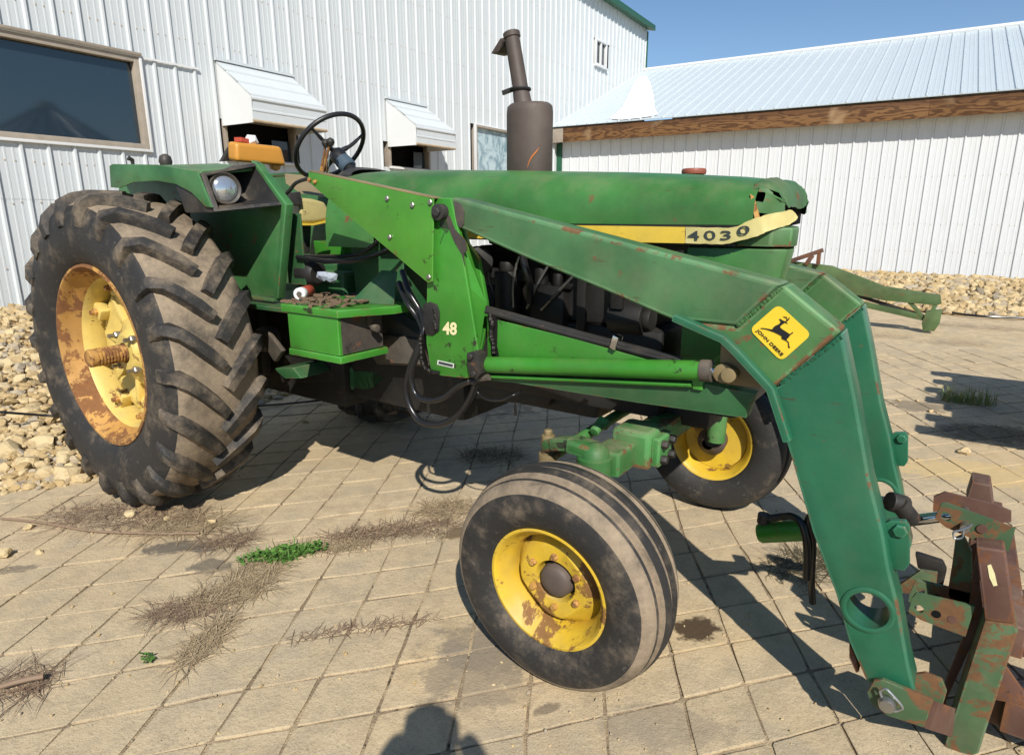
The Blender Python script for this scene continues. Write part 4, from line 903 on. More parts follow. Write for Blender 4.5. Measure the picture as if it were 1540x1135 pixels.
# ---------------------------------------------------------------- fenders
def fender(sgn):
    F = empty('fender', (0, sgn*.58, 1.0), TR)
    yi, yo = .42*sgn, .745*sgn
    def bd(name, m, mat, b=.004, parent=F): return m.build(name, M[mat], parent, bevel=b)
    # crown: curved lip over the tyre, loft of (x, ztop)
    prof = [(-.235,1.786),(-.20,1.804),(.0,1.800),(.25,1.786),(.50,1.763),(.625,1.752)]
    m = MB(); n = len(prof); vs = []
    for x, z in prof:
        xi = x - .60*max(0, (.25-x)/.485)
        vs += [(x, yo, z-.055), (x, yo, z-.022), (x, yo-.022*sgn, z), (xi, yi, z+.035), (xi, yi, z+.02), (x, yo-.03*sgn, z-.02), (x, yo-.012*sgn, z-.055)]
    k = 7; fs = [(i*k+j, i*k+(j+1) % k, (i+1)*k+(j+1) % k, (i+1)*k+j) for i in range(n-1) for j in range(k)] + [list(range(k)), [(n-1)*k+j for j in range(k-1, -1, -1)]]
    m.add(vs, fs); m.build('crown', M['fender_green'], F, smooth=40)
    # skirt: outer lip with the arch cut out of it
    sk = [(168,250),(172,247),(240,248),(300,258),(322,312),(312,311),(292,290),(268,277),(240,272),(205,274),(182,283),(170,282)]
    pts = [PY(u, v, -.745) for u, v in sk]; m = MB(); m.prism([(p.x, yo + .012*sgn, p.z) for p in pts], (0, -.009*sgn, 0)); m.build('skirt', M['fender_green'], F, bevel=.002)
    # inner wall
    wl = [(-.85,1.0),(-.88,1.40),(-.86,1.70),(-.80,1.812),(.62,1.80),(.835,1.603),(.70,1.135),(.36,1.130)]
    m = MB(); m.prism([(x, yi, z) for x, z in wl], (0, .008*sgn, 0)); m.build('inner_wall', M['fender_green'], F, bevel=.002)
    m = MB(); m.prism([(.615, yi-.004*sgn, 1.818), (.66, yi-.004*sgn, 1.800), (.872, yi-.004*sgn, 1.603), (.738, yi-.004*sgn, 1.133), (.702, yi-.004*sgn, 1.133), (.835, yi-.004*sgn, 1.601)], (0, .045*sgn, 0)); m.build('front_flange', M['fender_green'], F, bevel=.004)
    m = MB(); m.box((.70, min(yi-.07*sgn, yi-.06*sgn), 1.20), (.84, max(yi-.07*sgn, yi-.06*sgn), 1.56)); m.build('flange_panel', M['dark_green'], F, bevel=.003)
    m = MB(); m.box((.35, min(yi, yi+.06*sgn), 1.118), (.72, max(yi, yi+.06*sgn), 1.130)); m.build('bottom_lip', M['fender_green'], F, bevel=.003)
    # lamp pod: black moulded recess in the front face
    fo = [Vector((.622, yo, 1.752)), Vector((.622, yi+.012*sgn, 1.812)), Vector((.835, yi+.012*sgn, 1.595)), Vector((.668, yo, 1.560))]
    if sgn < 0: fo = [PY(300,262,yo), PY(389,245.5,yi-.012), PY(431,309,yi-.012), PY(321,320,yo)]
    nrm = (fo[1]-fo[0]).cross(fo[3]-fo[0]).normalized()
    if nrm.x < 0: nrm = -nrm
    cen = (fo[0]+fo[1]+fo[2]+fo[3])/4
    inn = [cen.lerp(p, .84) for p in fo]; bk = [cen.lerp(p, .70) - Vector((.20, 0, -.01)) for p in fo]
    ob = [p - Vector((.24, 0, 0)) for p in fo]
    fr_ = [p + nrm*.012 for p in fo]; inf = [p + nrm*.012 for p in inn]
    vs = ob + fo + fr_ + inf + inn + bk; fs = []
    for lv in range(5):
        for i in range(4): fs.append((lv*4+i, lv*4+(i+1) % 4, (lv+1)*4+(i+1) % 4, (lv+1)*4+i))
    fs.append((20, 21, 22, 23)); m = MB(); m.add(vs, fs); pod = m.build('lamp_pod', M['black_plastic'], F, bevel=.007)
    lc = PX(338, 284, .645) if sgn < 0 else Vector((.645, .66, 1.665))
    ax = Vector((.93, -.22 if sgn < 0 else .22, .05)).normalized(); qm = ax.to_track_quat('X', 'Z').to_matrix()
    def lt(prof, name, mat, par):
        m = MB(); m.lathe(prof, (0, 0, 0), 28, axis='X'); m.v = [qm @ v + lc for v in m.v]; return m.build(name, M[mat], par, smooth=40)
    wl_ = lt([(-.11,.001),(-.105,.03),(-.07,.060),(-.012,.076),(.010,.077),(.016,.072),(.010,.060)], 'work_light', 'black_plastic', pod)
    lt([(.004,.062),(.012,.056),(.019,.035),(.022,.001)], 'lamp_lens', 'lens', pod)
    return F
fender(-1); fender(1)
m = MB(); m.lathe([(-.02,.001),(-.02,.03),(.0,.036),(.028,.03),(.04,.012),(.042,.001)], PX(249, 243, -.2), 18, axis='Z'); m.build('warning_lamp', M['black_plastic'], TR, smooth=50)
p = PX(199, 241, -.2); m = MB(); m.tube([p + Vector((0,0,-.03)), p, p + Vector((0, -.02, .01))], [.008, .012, .014], 8); m.build('lamp_bracket', M['black_iron'], TR)

# ---------------------------------------------------------------- operator's platform, step, tool box
m = MB(); m.box((.25, -.55, 1.085), (1.02, .55, 1.105)); plat = m.build('platform', M['dark_green'], TR, bevel=.004)
yb = -.66
b0, b1, b2, b3 = PY(433.5,466,yb), PY(508,467,yb), PY(509.7,534,yb), PY(435,523,yb)
x0_, x1_ = (b0.x+b3.x)/2, (b1.x+b2.x)/2; z0_, z1_ = (b2.z+b3.z)/2, b0.z
m = MB(); m.box((x0_, yb, z0_), (x1_, -.40, z1_)); tb = m.build('tool_box', M['lime_green'], TR, bevel=.004)
m = MB(); m.box((x1_-.001, yb+.016, z0_+.004), (x1_+.004, -.404, z1_-.012)); m.build('dirty_end', M['grey_iron'], tb)
m = MB(); m.box((x0_-.004, yb-.006, z0_-.034), (x1_+.012, -.38, z0_-.003)); m.build('box_tray', M['lime_green'], tb, bevel=.004)
s0, s1 = PY(421,450,yb-.012), PY(505,458,yb-.012)
m = MB(); m.prism([(s0.x, yb-.012, 1.155), (x1_+.015, yb-.012, 1.155), (x1_+.13, -.44, 1.155), (x1_+.13, -.30, 1.155), (s0.x, -.30, 1.155)], (0, 0, -.034)); stp = m.build('step_plate', M['lime_green'], TR, bevel=.004)
m = MB(); m.prism([(x1_-.13, -.47, 1.157), (x1_+.10, -.42, 1.157), (x1_+.05, -.34, 1.30), (x1_-.05, -.34, 1.30)], (0, .006, 0)); m.build('toe_guard', M['dark_green'], TR, bevel=.002)
m = MB(); m.box((x1_+.01, -.50, 1.06), (x1_+.03, -.47, 1.13)); m.cyl((x1_+.03, -.485, 1.055), (x1_+.06, -.485, 1.055), .018, 12); m.build('step_bracket', M['grey_iron'], TR, bevel=.002)
for (u, v, y, q, c_) in ((468, 392, -.15, 0, 'dark_green'),):
    m = MB(); m.box((.55, -.2, 1.105), (.95, .2, 1.26)); m.build('tunnel_cover', M['dark_green'], TR, bevel=.02)
m = MB(); m.prism([PY(471,362,-.05), PY(515,366,-.05), PY(516,384,-.05), PY(474,382,-.05)], (0, .25, 0)); m.build('far_panel', M['lime_green'], TR, bevel=.004)
m = MB(); m.prism([PY(480,398,-.1), PY(530,396,-.1), PY(531,414,-.1), PY(484,412,-.1)], (0, .25, 0)); m.build('far_step', M['dark_green'], TR, bevel=.004)
m = MB(); m.lathe([(-.07,.001),(-.07,.05),(-.05,.066),(.05,.066),(.07,.05),(.07,.001)], PY(466,410,-.30), 20, axis='X'); m.build('air_tank', M['engine_black'], TR, smooth=40)
m = MB(); m.tube(spline([PY(450,385,-.35), PY(490,386,-.35), PY(540,382,-.35), PY(578,354,-.35), PY(600,330,-.35)], 6), .010, 8); m.build('hydraulic_hose', M['hose_rubber'], TR)
m = MB(); m.tube(spline([PY(447,387,-.37), PY(500,393,-.37), PY(545,389,-.37), PY(590,372,-.37), PY(610,350,-.37)], 6), .012, 8); m.build('hydraulic_hose', M['hose_rubber'], TR)
# clutch housing side, belly parts
m = MB(); m.prism([PY(560,452,-.26), PY(572,451,-.26), PY(590,478,-.26), PY(640,510,-.26), PY(640,552,-.26), PY(566,548,-.26), PY(553,528,-.26), PY(553,476,-.26)], (0, .1, 0)); m.build('clutch_housing', M['grey_iron'], TR, bevel=.012)
m = MB(); m.prism([PY(572,502,-.30), PY(632,512,-.30), PY(632,548,-.30), PY(572,545,-.30)], (0, .06, 0)); m.bolt(PY(563,521,-.265), NY, .018, .02); m.build('side_frame', M['grey_iron'], TR, bevel=.006)
m = MB(); m.prism([PY(518,550,-.20), PY(560,551,-.20), PY(592,566,-.20), PY(566,590,-.20), PY(548,594,-.20), PY(522,586,-.20)], (0, .3, 0)); m.build('belly_guard', M['dark_green'], TR, bevel=.03, seg=4)
m = MB(); m.prism([PY(412,554,-.45), PY(440,553,-.45), PY(453,569,-.45), PY(428,569,-.45)], (0, .2, 0)); m.build('foot_step', M['dark_green'], TR, bevel=.004)
m = MB(); m.prism([PY(440,505,-.25), PY(500,520,-.25), PY(500,575,-.25), PY(445,578,-.25), PY(420,548,-.25)], (0, .25, 0)); m.build('drive_housing', M['engine_black'], TR, bevel=.03)
m = MB(); m.lathe([(-.05,.001),(-.05,.06),(-.02,.07),(.05,.07),(.06,.001)], PY(400,510,-.35), 18); m.build('brake_housing', M['grey_iron'], TR, smooth=40)
m = MB(); m.prism([PY(385,500,-.42), PY(398,495,-.42), PY(424,528,-.42), PY(412,545,-.42)], (0, .03, 0)); m.build('lift_link', M['grey_iron'], TR, bevel=.008)
m = MB(); m.prism([PY(610,560,-.15), PY(700,570,-.15), PY(830,598,-.15), PY(822,612,-.15), PY(700,598,-.15), PY(625,580,-.15)], (0, .3, 0)); m.build('frame_rail', M['engine_black'], TR, bevel=.01)

# ---------------------------------------------------------------- loader
YA = -.60; AW = .11
def keyhole(outer, c, r, n=28):
    # polygon with a round hole, as one face joined by a slit
    k = min(range(len(outer)), key=lambda i: (outer[i]-c).length)
    a0 = math.atan2(outer[k].z - c.z, outer[k].x - c.x)
    hole = [c + Vector((math.cos(a0 + s_*2*math.pi*i/n)*r, 0, math.sin(a0 + s_*2*math.pi*i/n)*r)) for s_ in (1,) for i in range(n)]
    return k, hole
def hole_prism(mb, outer, ext, c, r, n=28, mi=0):
    ext = Vector(ext); N = len(outer)
    area = sum(outer[i].x*outer[(i+1) % N].z - outer[(i+1) % N].x*outer[i].z for i in range(N))
    k, hole = keyhole(outer, c, r, n)
    vs = list(outer) + hole; M_ = len(vs); vs = vs + [v + ext for v in vs]
    hseq = list(range(N, N+n))
    if area > 0: hseq = [hseq[0]] + hseq[:0:-1]
    loop = list(range(k, N)) + list(range(0, k+1)) + hseq + [hseq[0]]
    fs = []
    tri = bmesh.new()
    mb2 = [list(loop)]
    # split the slit polygon into two simple halves so that it fills cleanly
    far = max(range(N), key=lambda i: (outer[i]-outer[k]).length)
    ao = math.atan2(outer[far].z - c.z, outer[far].x - c.x); 
    hf = min(range(n), key=lambda i: -((hole[i]-c).normalized().dot((outer[far]-c).normalized())))
    o1 = [(k+i) % N for i in range((far-k) % N + 1)]; o2 = [(far+i) % N for i in range((k-far) % N + 1)]
    hs = [h-N for h in hseq]; ih = hs.index(hf)
    h1 = [N+h for h in hs[:ih+1]]          # from near point to far point, one way round
    h2 = [N+h for h in (hs[ih:] + [hs[0]])]
    # hseq runs opposite to the outline
    A_ = o1 + list(reversed(h2 if True else h1)); 
    fA = o1 + h2; fB = o2 + h1
    # choose pairing whose pieces do not overlap: outline half k->far pairs with the hole half on the same side
    side = lambda p: (outer[far]-outer[k]).x*(p-outer[k]).z - (outer[far]-outer[k]).z*(p-outer[k]).x
    s_o = sum(side(outer[i]) for i in o1); s_h = sum(side(vs[i]) for i in h2)
    if s_o*s_h < 0: fA = o1 + list(reversed(h1)); fB = o2 + list(reversed(h2))
    for f in (fA, fB): fs.append(f); fs.append([i+M_ for i in reversed(f)])
    fs += [(i, (i+1) % N, (i+1) % N + M_, i+M_) for i in range(N)]
    fs += [(N+i, N+i+M_, N+(i+1) % n+M_, N+(i+1) % n) for i in range(n)]
    tri.free(); mb.add(vs, fs, mi)
BOOM = [(676,298),(684,297),(1176,427),(1108,491),(1010,481),(903,434.5),(788,387),(686,341),(675,330)]
ELB = [(1177,427.5),(1265,499),(1173,577),(1158,586),(1087,514),(1012,482),(1109,491.5)]
LEG = [(1265.3,500),(1287,602),(1308,722),(1328,800),(1337,854.7),(1351,909.6),(1366.7,999.8),(1376.5,1041),(1304,1027),(1276.5,964.5),(1257,894),(1221.6,800),(1190,690),(1159,588),(1173.5,577.5)]
HC = (1305, 917)
def arm_side(near):
    off = Vector((0, 0, 0)) if near else Vector((-.065, 1.04, -.05))
    def tr(pts): return [p + off for p in pts]
    m = MB(); m.prism(tr(polyY(BOOM, YA)), (0, AW, 0)); boom = m.build('loader_boom', M['arm_green'], TR, bevel=.014, seg=3)
    m = MB(); m.prism(tr(polyY(ELB, YA-.001)), (0, AW+.002, 0)); elb = m.build('boom_elbow', M['elbow_green'], TR, bevel=.014, seg=3)
    c = PY(*HC, YA) + off; m = MB(); hole_prism(m, tr(polyY(LEG, YA)), (0, AW, 0), c, .058)
    leg = m.build('boom_leg', M['leg_green'], TR, bevel=.008, seg=2)
    m = MB(); m.lathe([(-.006,.0585),(-.007,.063),(-.004,.069),(.002,.071),(.002,.0575),(AW+.006,.0575),(AW+.006,.054),(-.004,.054)], c, 36, closed=True); m.build('pipe_collar', M['leg_green'], leg, smooth=40)
    # welds between the sections
    for (p, q) in (((1266,506),(1174,577)), ((1176,432),(1109,490))):
        pts = [PY(p[0] + (q[0]-p[0])*i/44, p[1] + (q[1]-p[1])*i/44, YA-.001) + off for i in range(45)]
        m = MB(); m.tube([a + Vector((0, 0, rg.uniform(-.0015, .0015))) for a in pts], [rg.uniform(.0042, .0068) for i_ in range(len(pts))], 6); m.build('weld_bead', M['leg_green' if p[0] > 1200 else 'elbow_green'], elb, smooth=0)
    # flat stiffener bar along the inside of the bend
    gp = [(1013,473),(1088,506),(1110,527),(1162,583),(1172,612),(1189,664)]; P_ = polyY(gp, YA-.035); Q_ = []
    for i, p in enumerate(P_):
        tg = (P_[min(i+1, 5)] - P_[max(i-1, 0)]).normalized(); nn = Vector((-tg.z, 0, tg.x))
        Q_.append(p - nn*.022 if nn.z > 0 or nn.x > 0 else p + nn*.022)
    m = MB(); m.prism(tr(P_ + list(reversed(Q_))), (0, .06, 0)); m.build('stiffener_bar', M['leg_green'], elb, bevel=.004)
    # clevis lug for the lift cylinder
    m = MB(); m.prism(tr(polyY([(1084,514),(1108,530),(1158,584),(1128,582),(1092,578),(1082,562)], YA+.035)), (0, .02, 0)); m.build('cylinder_lug', M['seat_brown'], elb, bevel=.003)
    # tilt cylinder lug
    m = MB(); m.prism(tr(polyY([(1325,790),(1340,783),(1362,784),(1368,792),(1368,848),(1360,858),(1345,856),(1338,840)], YA+.06)), (0, .02, 0)); m.bolt(PY(1354,797,YA+.058)+off, NY, .020, .012); m.build('tilt_lug', M['leg_green'], leg, bevel=.006)
    m = MB(); m.prism(tr(polyY([(1277,966),(1286,985),(1292,1010),(1287,1012),(1277,990)], YA+.02)), (0, .07, 0)); m.build('leg_stop', M['fork_rust'], leg, bevel=.004)
    return boom, elb, leg, off
boomN, elbN, legN, _ = arm_side(True)
boomF, elbF, legF, offF = arm_side(False)
# pivot pin and grease
m = MB(); pv = PY(664, 319, YA-.012); m.cyl(pv + Vector((0, -.025, 0)), pv + Vector((0, .2, 0)), .030, 20); m.bolt(pv + Vector((0, -.025, 0)), NY, .018, .012); m.build('pivot_pin', M['black_iron'], TR, bevel=.003)
m = MB(); m.prism(polyY([(683,302),(692,306),(698,318),(697,338),(693,343),(686,338),(684,322)], YA-.0035), (0, .003, 0)); m.build('rust_scab', M['grey_iron'], boomN)
# badge on the elbow
Zd = lambda x, y: (1120 + x/11.345, 450 + y/11.35)
cor = [(575,115),(1105,600),(620,1030),(112,520)]
def rounded(cs, r=.16, n=6):
    out = []; N = len(cs)
    for i in range(N):
        a, b, c = Vector((*cs[i-1], 0)), Vector((*cs[i], 0)), Vector((*cs[(i+1) % N], 0))
        p, q = b.lerp(a, r), b.lerp(c, r)
        for k in range(n+1): t_ = k/n; o_ = p*(1-t_)**2 + b*2*t_*(1-t_) + q*t_*t_; out.append((o_.x, o_.y))
    return out
cen_ = (603, 566)
big = [(cen_[0] + (x-cen_[0])*1.07, cen_[1] + (y-cen_[1])*1.07) for x, y in cor]
m = MB(); m.prism(polyY([Zd(*p) for p in rounded(big, .17)], YA-.0035), (0, .004, 0)); bd_ = m.build('maker_badge', M['decal_yellow'], elbN, smooth=0)
bd_['label'] = 'yellow badge with black leaping deer and lettering'
m = MB()
deer = [(270,492),(300,488),(395,502),(470,515),(490,478),(520,452),(580,425),(612,395),(608,372),(588,345),(600,328),(640,355),(690,378),(715,352),(735,338),(752,318),(768,300),(766,330),(748,358),(722,380),(708,392),(740,410),(722,418),(690,398),(650,425),(612,455),(606,482),(640,510),(700,548),(765,592),(795,578),(815,556),(828,568),(812,590),(780,606),(760,640),(722,680),(715,700),(752,728),(762,800),(776,826),(762,838),(742,815),(738,738),(700,708),(640,682),(625,660),(632,632),(560,592),(515,570),(440,542),(380,520),(320,508),(272,502)]
def flat(mb, pts, y): mb.add([PY(*Zd(*p), y) for p in pts], [list(range(len(pts)))])
flat(m, deer, YA-.0052)
for a, b in (((720,345),(716,290)),((718,325),(680,298)),((700,312),(650,296)),((690,305),(684,288))):
    dx, dy = b[0]-a[0], b[1]-a[1]; L_ = math.hypot(dx, dy); nx_, ny_ = -dy/L_*7, dx/L_*7
    flat(m, [(a[0]+nx_, a[1]+ny_), (b[0]+nx_*.4, b[1]+ny_*.4), (b[0]-nx_*.4, b[1]-ny_*.4), (a[0]-nx_, a[1]-ny_)], YA-.0053)
m.build('deer_emblem', M['decal_black'], elbN, smooth=0)
a_, b_ = Zd(172, 548), Zd(612, 985); e2_ = (Zd(228, 498)[0]-a_[0], Zd(228, 498)[1]-a_[1])
text_mesh('badge_lettering', 'JOHN DEERE', a_, (b_[0]-a_[0], b_[1]-a_[1]), e2_, YA-.0052, 'decal_black', elbN, bold=.03)

# loader post, side shield, brace, rails (both sides)
def post_side(near):
    off = Vector((0, 0, 0)) if near else Vector((-.065, 1.10, -.05))
    def pl(name, pts, y, th, mat, bev=.004, par=TR):
        m = MB(); m.prism([p + off for p in polyY(pts, y)], (0, th, 0)); return m.build(name, M[mat], par, bevel=bev)
    post = pl('loader_post', [(651,297),(678,298),(690,350),(703,429),(719,528),(719,566),(700,569),(664,565),(648,558),(641,515),(642,425)], -0.605, .02, 'lime_green')
    pl('post_inner_plate', [(651,300),(684,300),(703,366),(719,389),(731,455),(732,487),(719,545),(700,569),(648,558),(642,425)], -0.475, .02, 'lime_green', par=post)
    # sloping cheek that closes the front of the post
    A_ = [p + off for p in polyY([(686,338),(703,429),(719,527)], -0.595)]; B_q = [p + off for p in polyY([(703,366),(731,455),(720,535)], -0.54)]
    m = MB(); m.add(A_ + B_q, [(0,1,4,3),(1,2,5,4)]); m.build('post_cheek', M['lime_green'], post, smooth=0)
    sh = pl('side_shield', [(464.6,257),(652,297.5),(650.6,423),(643.5,425.5),(492.7,298.5),(463,273)], -0.63, .006, 'plate_green', .002)
    m = MB(); m.prism([p + off for p in polyY([(464.6,256.2),(652,296.8),(652,298.6),(464.6,258.2)], -0.631)], (0, .05, 0)); m.build('shield_lip', M['seat_brown'], sh, bevel=.001)
    for (u, v) in ((583,298.7),(621,308.5),(647.8,304.3),(587,356.5),(645.8,416.5),(474.4,273.6),(466,271)):
        m = MB(); m.bolt(PY(u, v, -0.63) + off, NY, .0105, .008); m.build('bolt', M['steel' if u > 480 else 'rim_rust'], sh)
    br = pl('brace_plate', [(733,478),(780,489),(870,511),(977,542),(1030,546),(1030,552),(733,552)], -0.54, .012, 'lime_green', .002)
    rail = pl('lower_rail', [(718,563),(1058,577),(1135,592),(1122,629),(960,606),(774,576),(716,571)], -0.555, .05, 'dark_green', .004)
    pl('rail_lug', [(1041,571),(1056,573),(1056,587),(1042,585)], -0.57, .03, 'lime_green', .002, rail)
    m = MB(); m.tube([PY(740,566,-0.57)+off, PY(1040,579,-0.57)+off], .0075, 8); m.build('rail_lit_line', M['lime_green'], rail)  # bright rod paints the sunlit line along the shaded rail
    for k, (p, q) in enumerate((((731,463),(1024,541)), ((731,468),(1010,543)))):
        m = MB(); m.tube([PY(*p, -0.525 - .01*k)+off, PY((p[0]+q[0])/2, (p[1]+q[1])/2+1, -0.525-.01*k)+off, PY(*q, -0.525-.01*k)+off], .0105, 8); m.build('hydraulic_pipe', M['black_iron'], TR)
    m = MB(); cpt = PY(927, 514, -0.54) + off; m.obox(cpt, (.010, 0, -.004), (0, .02, 0), (.006, 0, .022)); m.build('pipe_clip', M['chrome'], TR, bevel=.002)
    # lift cylinder
    c0, c1, c2 = PY(722,548,-0.575)+off, PY(1070,557.5,-0.575)+off, PY(1100,561.5,-0.575)+off
    m = MB(); dd = c1-c0; m.tube([c0, c0+dd*.02, c0+dd*.022, c0+dd*.985, c0+dd*.987, c1], [.026, .026, .0315, .0315, .034, .034], 24); lc = m.build('lift_cylinder', M['lime_green'], TR, smooth=40)
    m = MB(); m.cyl(c0+dd*.965, c0+dd*1.003, .0345, 24); m.build('gland_nut', M['grey_iron'], lc, bevel=.002)
    m = MB(); m.cyl(c0+dd*1.0, c2, .017, 16); m.build('piston_rod', M['chrome'], lc)
    m = MB(); m.cyl(c2 + Vector((0, -.035, 0)), c2 + Vector((0, .1, 0)), .022, 18); m.cyl(c2 + Vector((-.02, -.02, 0)), c2 + Vector((-.02, .05, 0)), .03, 14); m.build('rod_eye', M['seat_brown'], lc, bevel=.003)
    e0 = PY(712, 552, -0.6)+off; m = MB(); m.prism([p + off for p in polyY([(702,531),(711,528),(719,533),(722,562),(716,570),(707,566),(703,550)], -0.635)], (0, .05, 0)); m.bolt(PY(708,536,-0.635)+off, NY, .014, .012); m.bolt(PY(713,562,-0.635)+off, NY, .013, .010); m.build('cylinder_mount', M['black_iron'], lc, bevel=.006)
    return post, off
post, _ = post_side(True); post_side(False)
# black weld patches and bracket on the near post
m = MB()
def weld_line(pts, y, w_=.008):
    P_ = spline(polyY(pts, y), 7); m.tube([p + Vector((rg.uniform(-.002, .002), rg.uniform(-.002, .001), rg.uniform(-.002, .002))) for p in P_], [rg.uniform(.55, 1.2)*w_ for _ in P_], 6)
weld_line([(737,472),(741,487),(739,500),(742,515),(744,533)], -0.544, .011); weld_line([(652,464),(655,476),(654,488),(657,498)], -0.609, .008); weld_line([(634,502),(633,520),(636,545),(644,556),(660,561)], -0.609, .009)
m.build('weld_bead', M['weld'], TR, smooth=0)
m = MB(); m.prism(polyY([(636,458),(645,454),(656,458),(660,470),(659,498),(650,505),(640,503),(636,490)], -0.612), (0, .02, 0)); m.build('weld_bracket', M['black_iron'], post, bevel=.004)
m = MB(); m.prism(polyY([(743,474),(748,482),(747,520),(750,535),(740,536),(736,505),(733,474)], -0.5425), (0, .004, 0)); m.build('scorched_weld', M['weld'], TR)
text_mesh('post_number', '48', (665.5, 503), (21.5, 1.2), (.2, -19.5), -0.6072, 'number_cream', post, bold=.035)
m = MB(); m.prism(polyY([(658,541.5),(682.5,547),(682,553.5),(657.5,548)], -0.6065), (0, .002, 0)); sp = m.build('serial_plate', M['tag_white'], post, smooth=0)
m = MB(); m.prism(polyY([(659.5,543),(681,548),(680.7,552),(659.2,547)], -0.6075), (0, .002, 0)); m.build('serial_print', M['number_dark'], post, smooth=0)
# grease run down the post
m = MB(); m.prism(polyY([(668,322),(676,324),(684,345),(700,362),(703,376),(697,382),(699,400),(694,382),(684,366),(678,352)], -0.6068), (0, .002, 0)); m.build('grease_run', M['grey_iron'], post)
# hoses at the post
YH = -0.56
def hose(pts, r=.012, name='hydraulic_hose', mat='hose_rubber'):
    m = MB(); m.tube(spline([PY(u, v, y) for u, v, y in pts], 8), r, 10); return m.build(name, M[mat], TR, smooth=60)
hose([(605,408,-.45),(616,440,-.5),(632,468,-0.5),(638,492,-0.54),(630,520,-0.56),(617,552,-0.56),(611,585,-0.56),(617,612,-0.56),(634,634,-0.56),(662,638,-0.56),(688,624,-0.56),(706,600,-0.57),(716,576,-0.58)], .0135)
hose([(600,425,-.45),(612,455,-.5),(628,478,-0.5),(636,500,-0.54),(631,525,-0.56),(621,552,-0.57),(619,575,-0.57),(627,595,-0.57),(646,602,-0.57),(668,597,-0.57),(690,580,-0.57),(708,572,-0.58)], .0125)
m = MB(); m.tube([PY(706,573,-0.585), PY(716,575,-0.585), PY(722,569,-0.585), PY(736,567,-0.585)], .013, 8); m.build('hose_fitting', M['grey_iron'], TR)
hose([(716,580,-0.54),(720,592,-0.54),(735,601,-0.54),(755,601,-0.54),(770,595,-0.54),(785,588,-.5)], .005, 'wire')
m = MB(); m.prism(polyY([(773,600),(776,612),(777,625),(773,625)], -.5), (0, .004, 0)); m.build('wire_tail', M['hose_rubber'], TR)

# ---------------------------------------------------------------- front axle
m = MB(); m.box((2.68, -.50, .69), (2.79, .50, .785)); m.build('axle_beam', M['axle_green'], TR, bevel=.02)
def axle_end(sg):
    y = lambda v: v*sg
    A_ = empty('axle_knee', (2.68, y(.6), .7), TR)
    def bxs(name, lo, hi, mat, bev):
        lo2 = (lo[0], min(y(lo[1]), y(hi[1])), lo[2]); hi2 = (hi[0], max(y(lo[1]), y(hi[1])), hi[2])
        m = MB(); m.box(lo2, hi2); return m.build(name, M[mat], A_, bevel=bev)
    bxs('clamp_block', (2.68, .37, .69), (2.825, .52, .825), 'axle_green', .018)
    bxs('clamp_cap', (2.825, .385, .705), (2.855, .505, .81), 'axle_green', .008)
    bxs('axle_tube', (2.67, .52, .70), (2.775, .655, .785), 'axle_green', .010)
    for zz in (.73, .785):
        for yy in (.41, .48):
            m = MB(); m.bolt((2.854, y(yy), zz), (1, 0, 0), .016, .022); m.build('clamp_bolt', M['black_iron'], A_)
    m = MB(); m.lathe([(.42,.001),(.42,.045),(.56,.048),(.70,.052),(.705,.060),(.77,.060),(.775,.050),(.80,.046),(.815,.030),(.82,.001)], (2.70, y(.685), 0), 20, axis='Z'); m.build('kingpin', M['axle_green'], A_, smooth=40)
    m = MB(); m.cyl((2.68, y(.69), .42), (2.664, y(.80), .39), .04, 16); m.build('spindle', M['black_iron'], A_)
    # steering arm reaching back to the tie rod
    pth = [(2.70, .685, .792), (2.62, .682, .80), (2.54, .655, .775), (2.49, .63, .748)]
    m = MB()
    for a, b, w0 in zip(pth, pth[1:], (.085, .065, .055)):
        m.bar((a[0], y(a[1]), a[2]), (b[0]-.01, y(b[1]), b[2]), w0, .045)
    m.build('steering_arm', M['axle_green'], A_, bevel=.012)
    m = MB(); m.cyl((2.485, y(.63), .70), (2.485, y(.63), .79), .024, 14); m.cyl((2.485, y(.63), .68), (2.485, y(.63), .72), .034, 14); m.bolt((2.485, y(.63), .79), (0,0,1), .016, .02); m.build('ball_joint', M['seat_brown'], A_, bevel=.004)
axle_end(-1); axle_end(1)
m = MB(); m.tube([(2.485, -.63, .70), (2.52, -.1, .74), (2.52, .1, .74), (2.485, .63, .70)], .022, 12); m.build('tie_rod', M['axle_green'], TR)
m = MB(); m.cyl(PY(893,650,-.40), PY(906,634,-.34), .020, 12); m.cyl(PY(904,640,-.35), PY(910,632,-.33), .028, 12); m.build('drag_link', M['axle_green'], TR, bevel=.003)

# ---------------------------------------------------------------- tilt cylinder, bale fork frame
c0, c1, c2 = PY(1141,801,-.30), PY(1300,792,-.30), PY(1412,777,-.30)
m = MB(); dd = c1-c0; m.tube([c0, c0+dd*.03, c0+dd], [.030, .036, .036], 24); tc_ = m.build('tilt_cylinder', M['lime_green'], TR, smooth=40)
m = MB(); m.cyl(c1, c2 + (c2-c1)*.25, .017, 16); m.build('piston_rod', M['chrome'], tc_)
m = MB(); m.cyl(PY(1148,786,-.30), PY(1150,773,-.30), .022, 14); m.cyl(PY(1149,780,-.30), PY(1182,776,-.31), .013, 12); m.build('port_fitting', M['black_iron'], tc_)
m = MB(); m.tube(spline([PY(1178,776,-.31), PY(1192,776,-.33), PY(1205,786,-.35), PY(1212,810,-.36), PY(1214,840,-.36), PY(1213,870,-.36)], 7), .0125, 10); m.build('hydraulic_hose', M['hose_rubber'], TR, smooth=60)
m = MB(); m.tube(spline([PY(1240,770,-.33), PY(1216,780,-.34), PY(1222,815,-.33), PY(1220,870,-.30), PY(1222,905,-.25)], 7), .0125, 10); m.build('hydraulic_hose', M['hose_rubber'], TR, smooth=60)
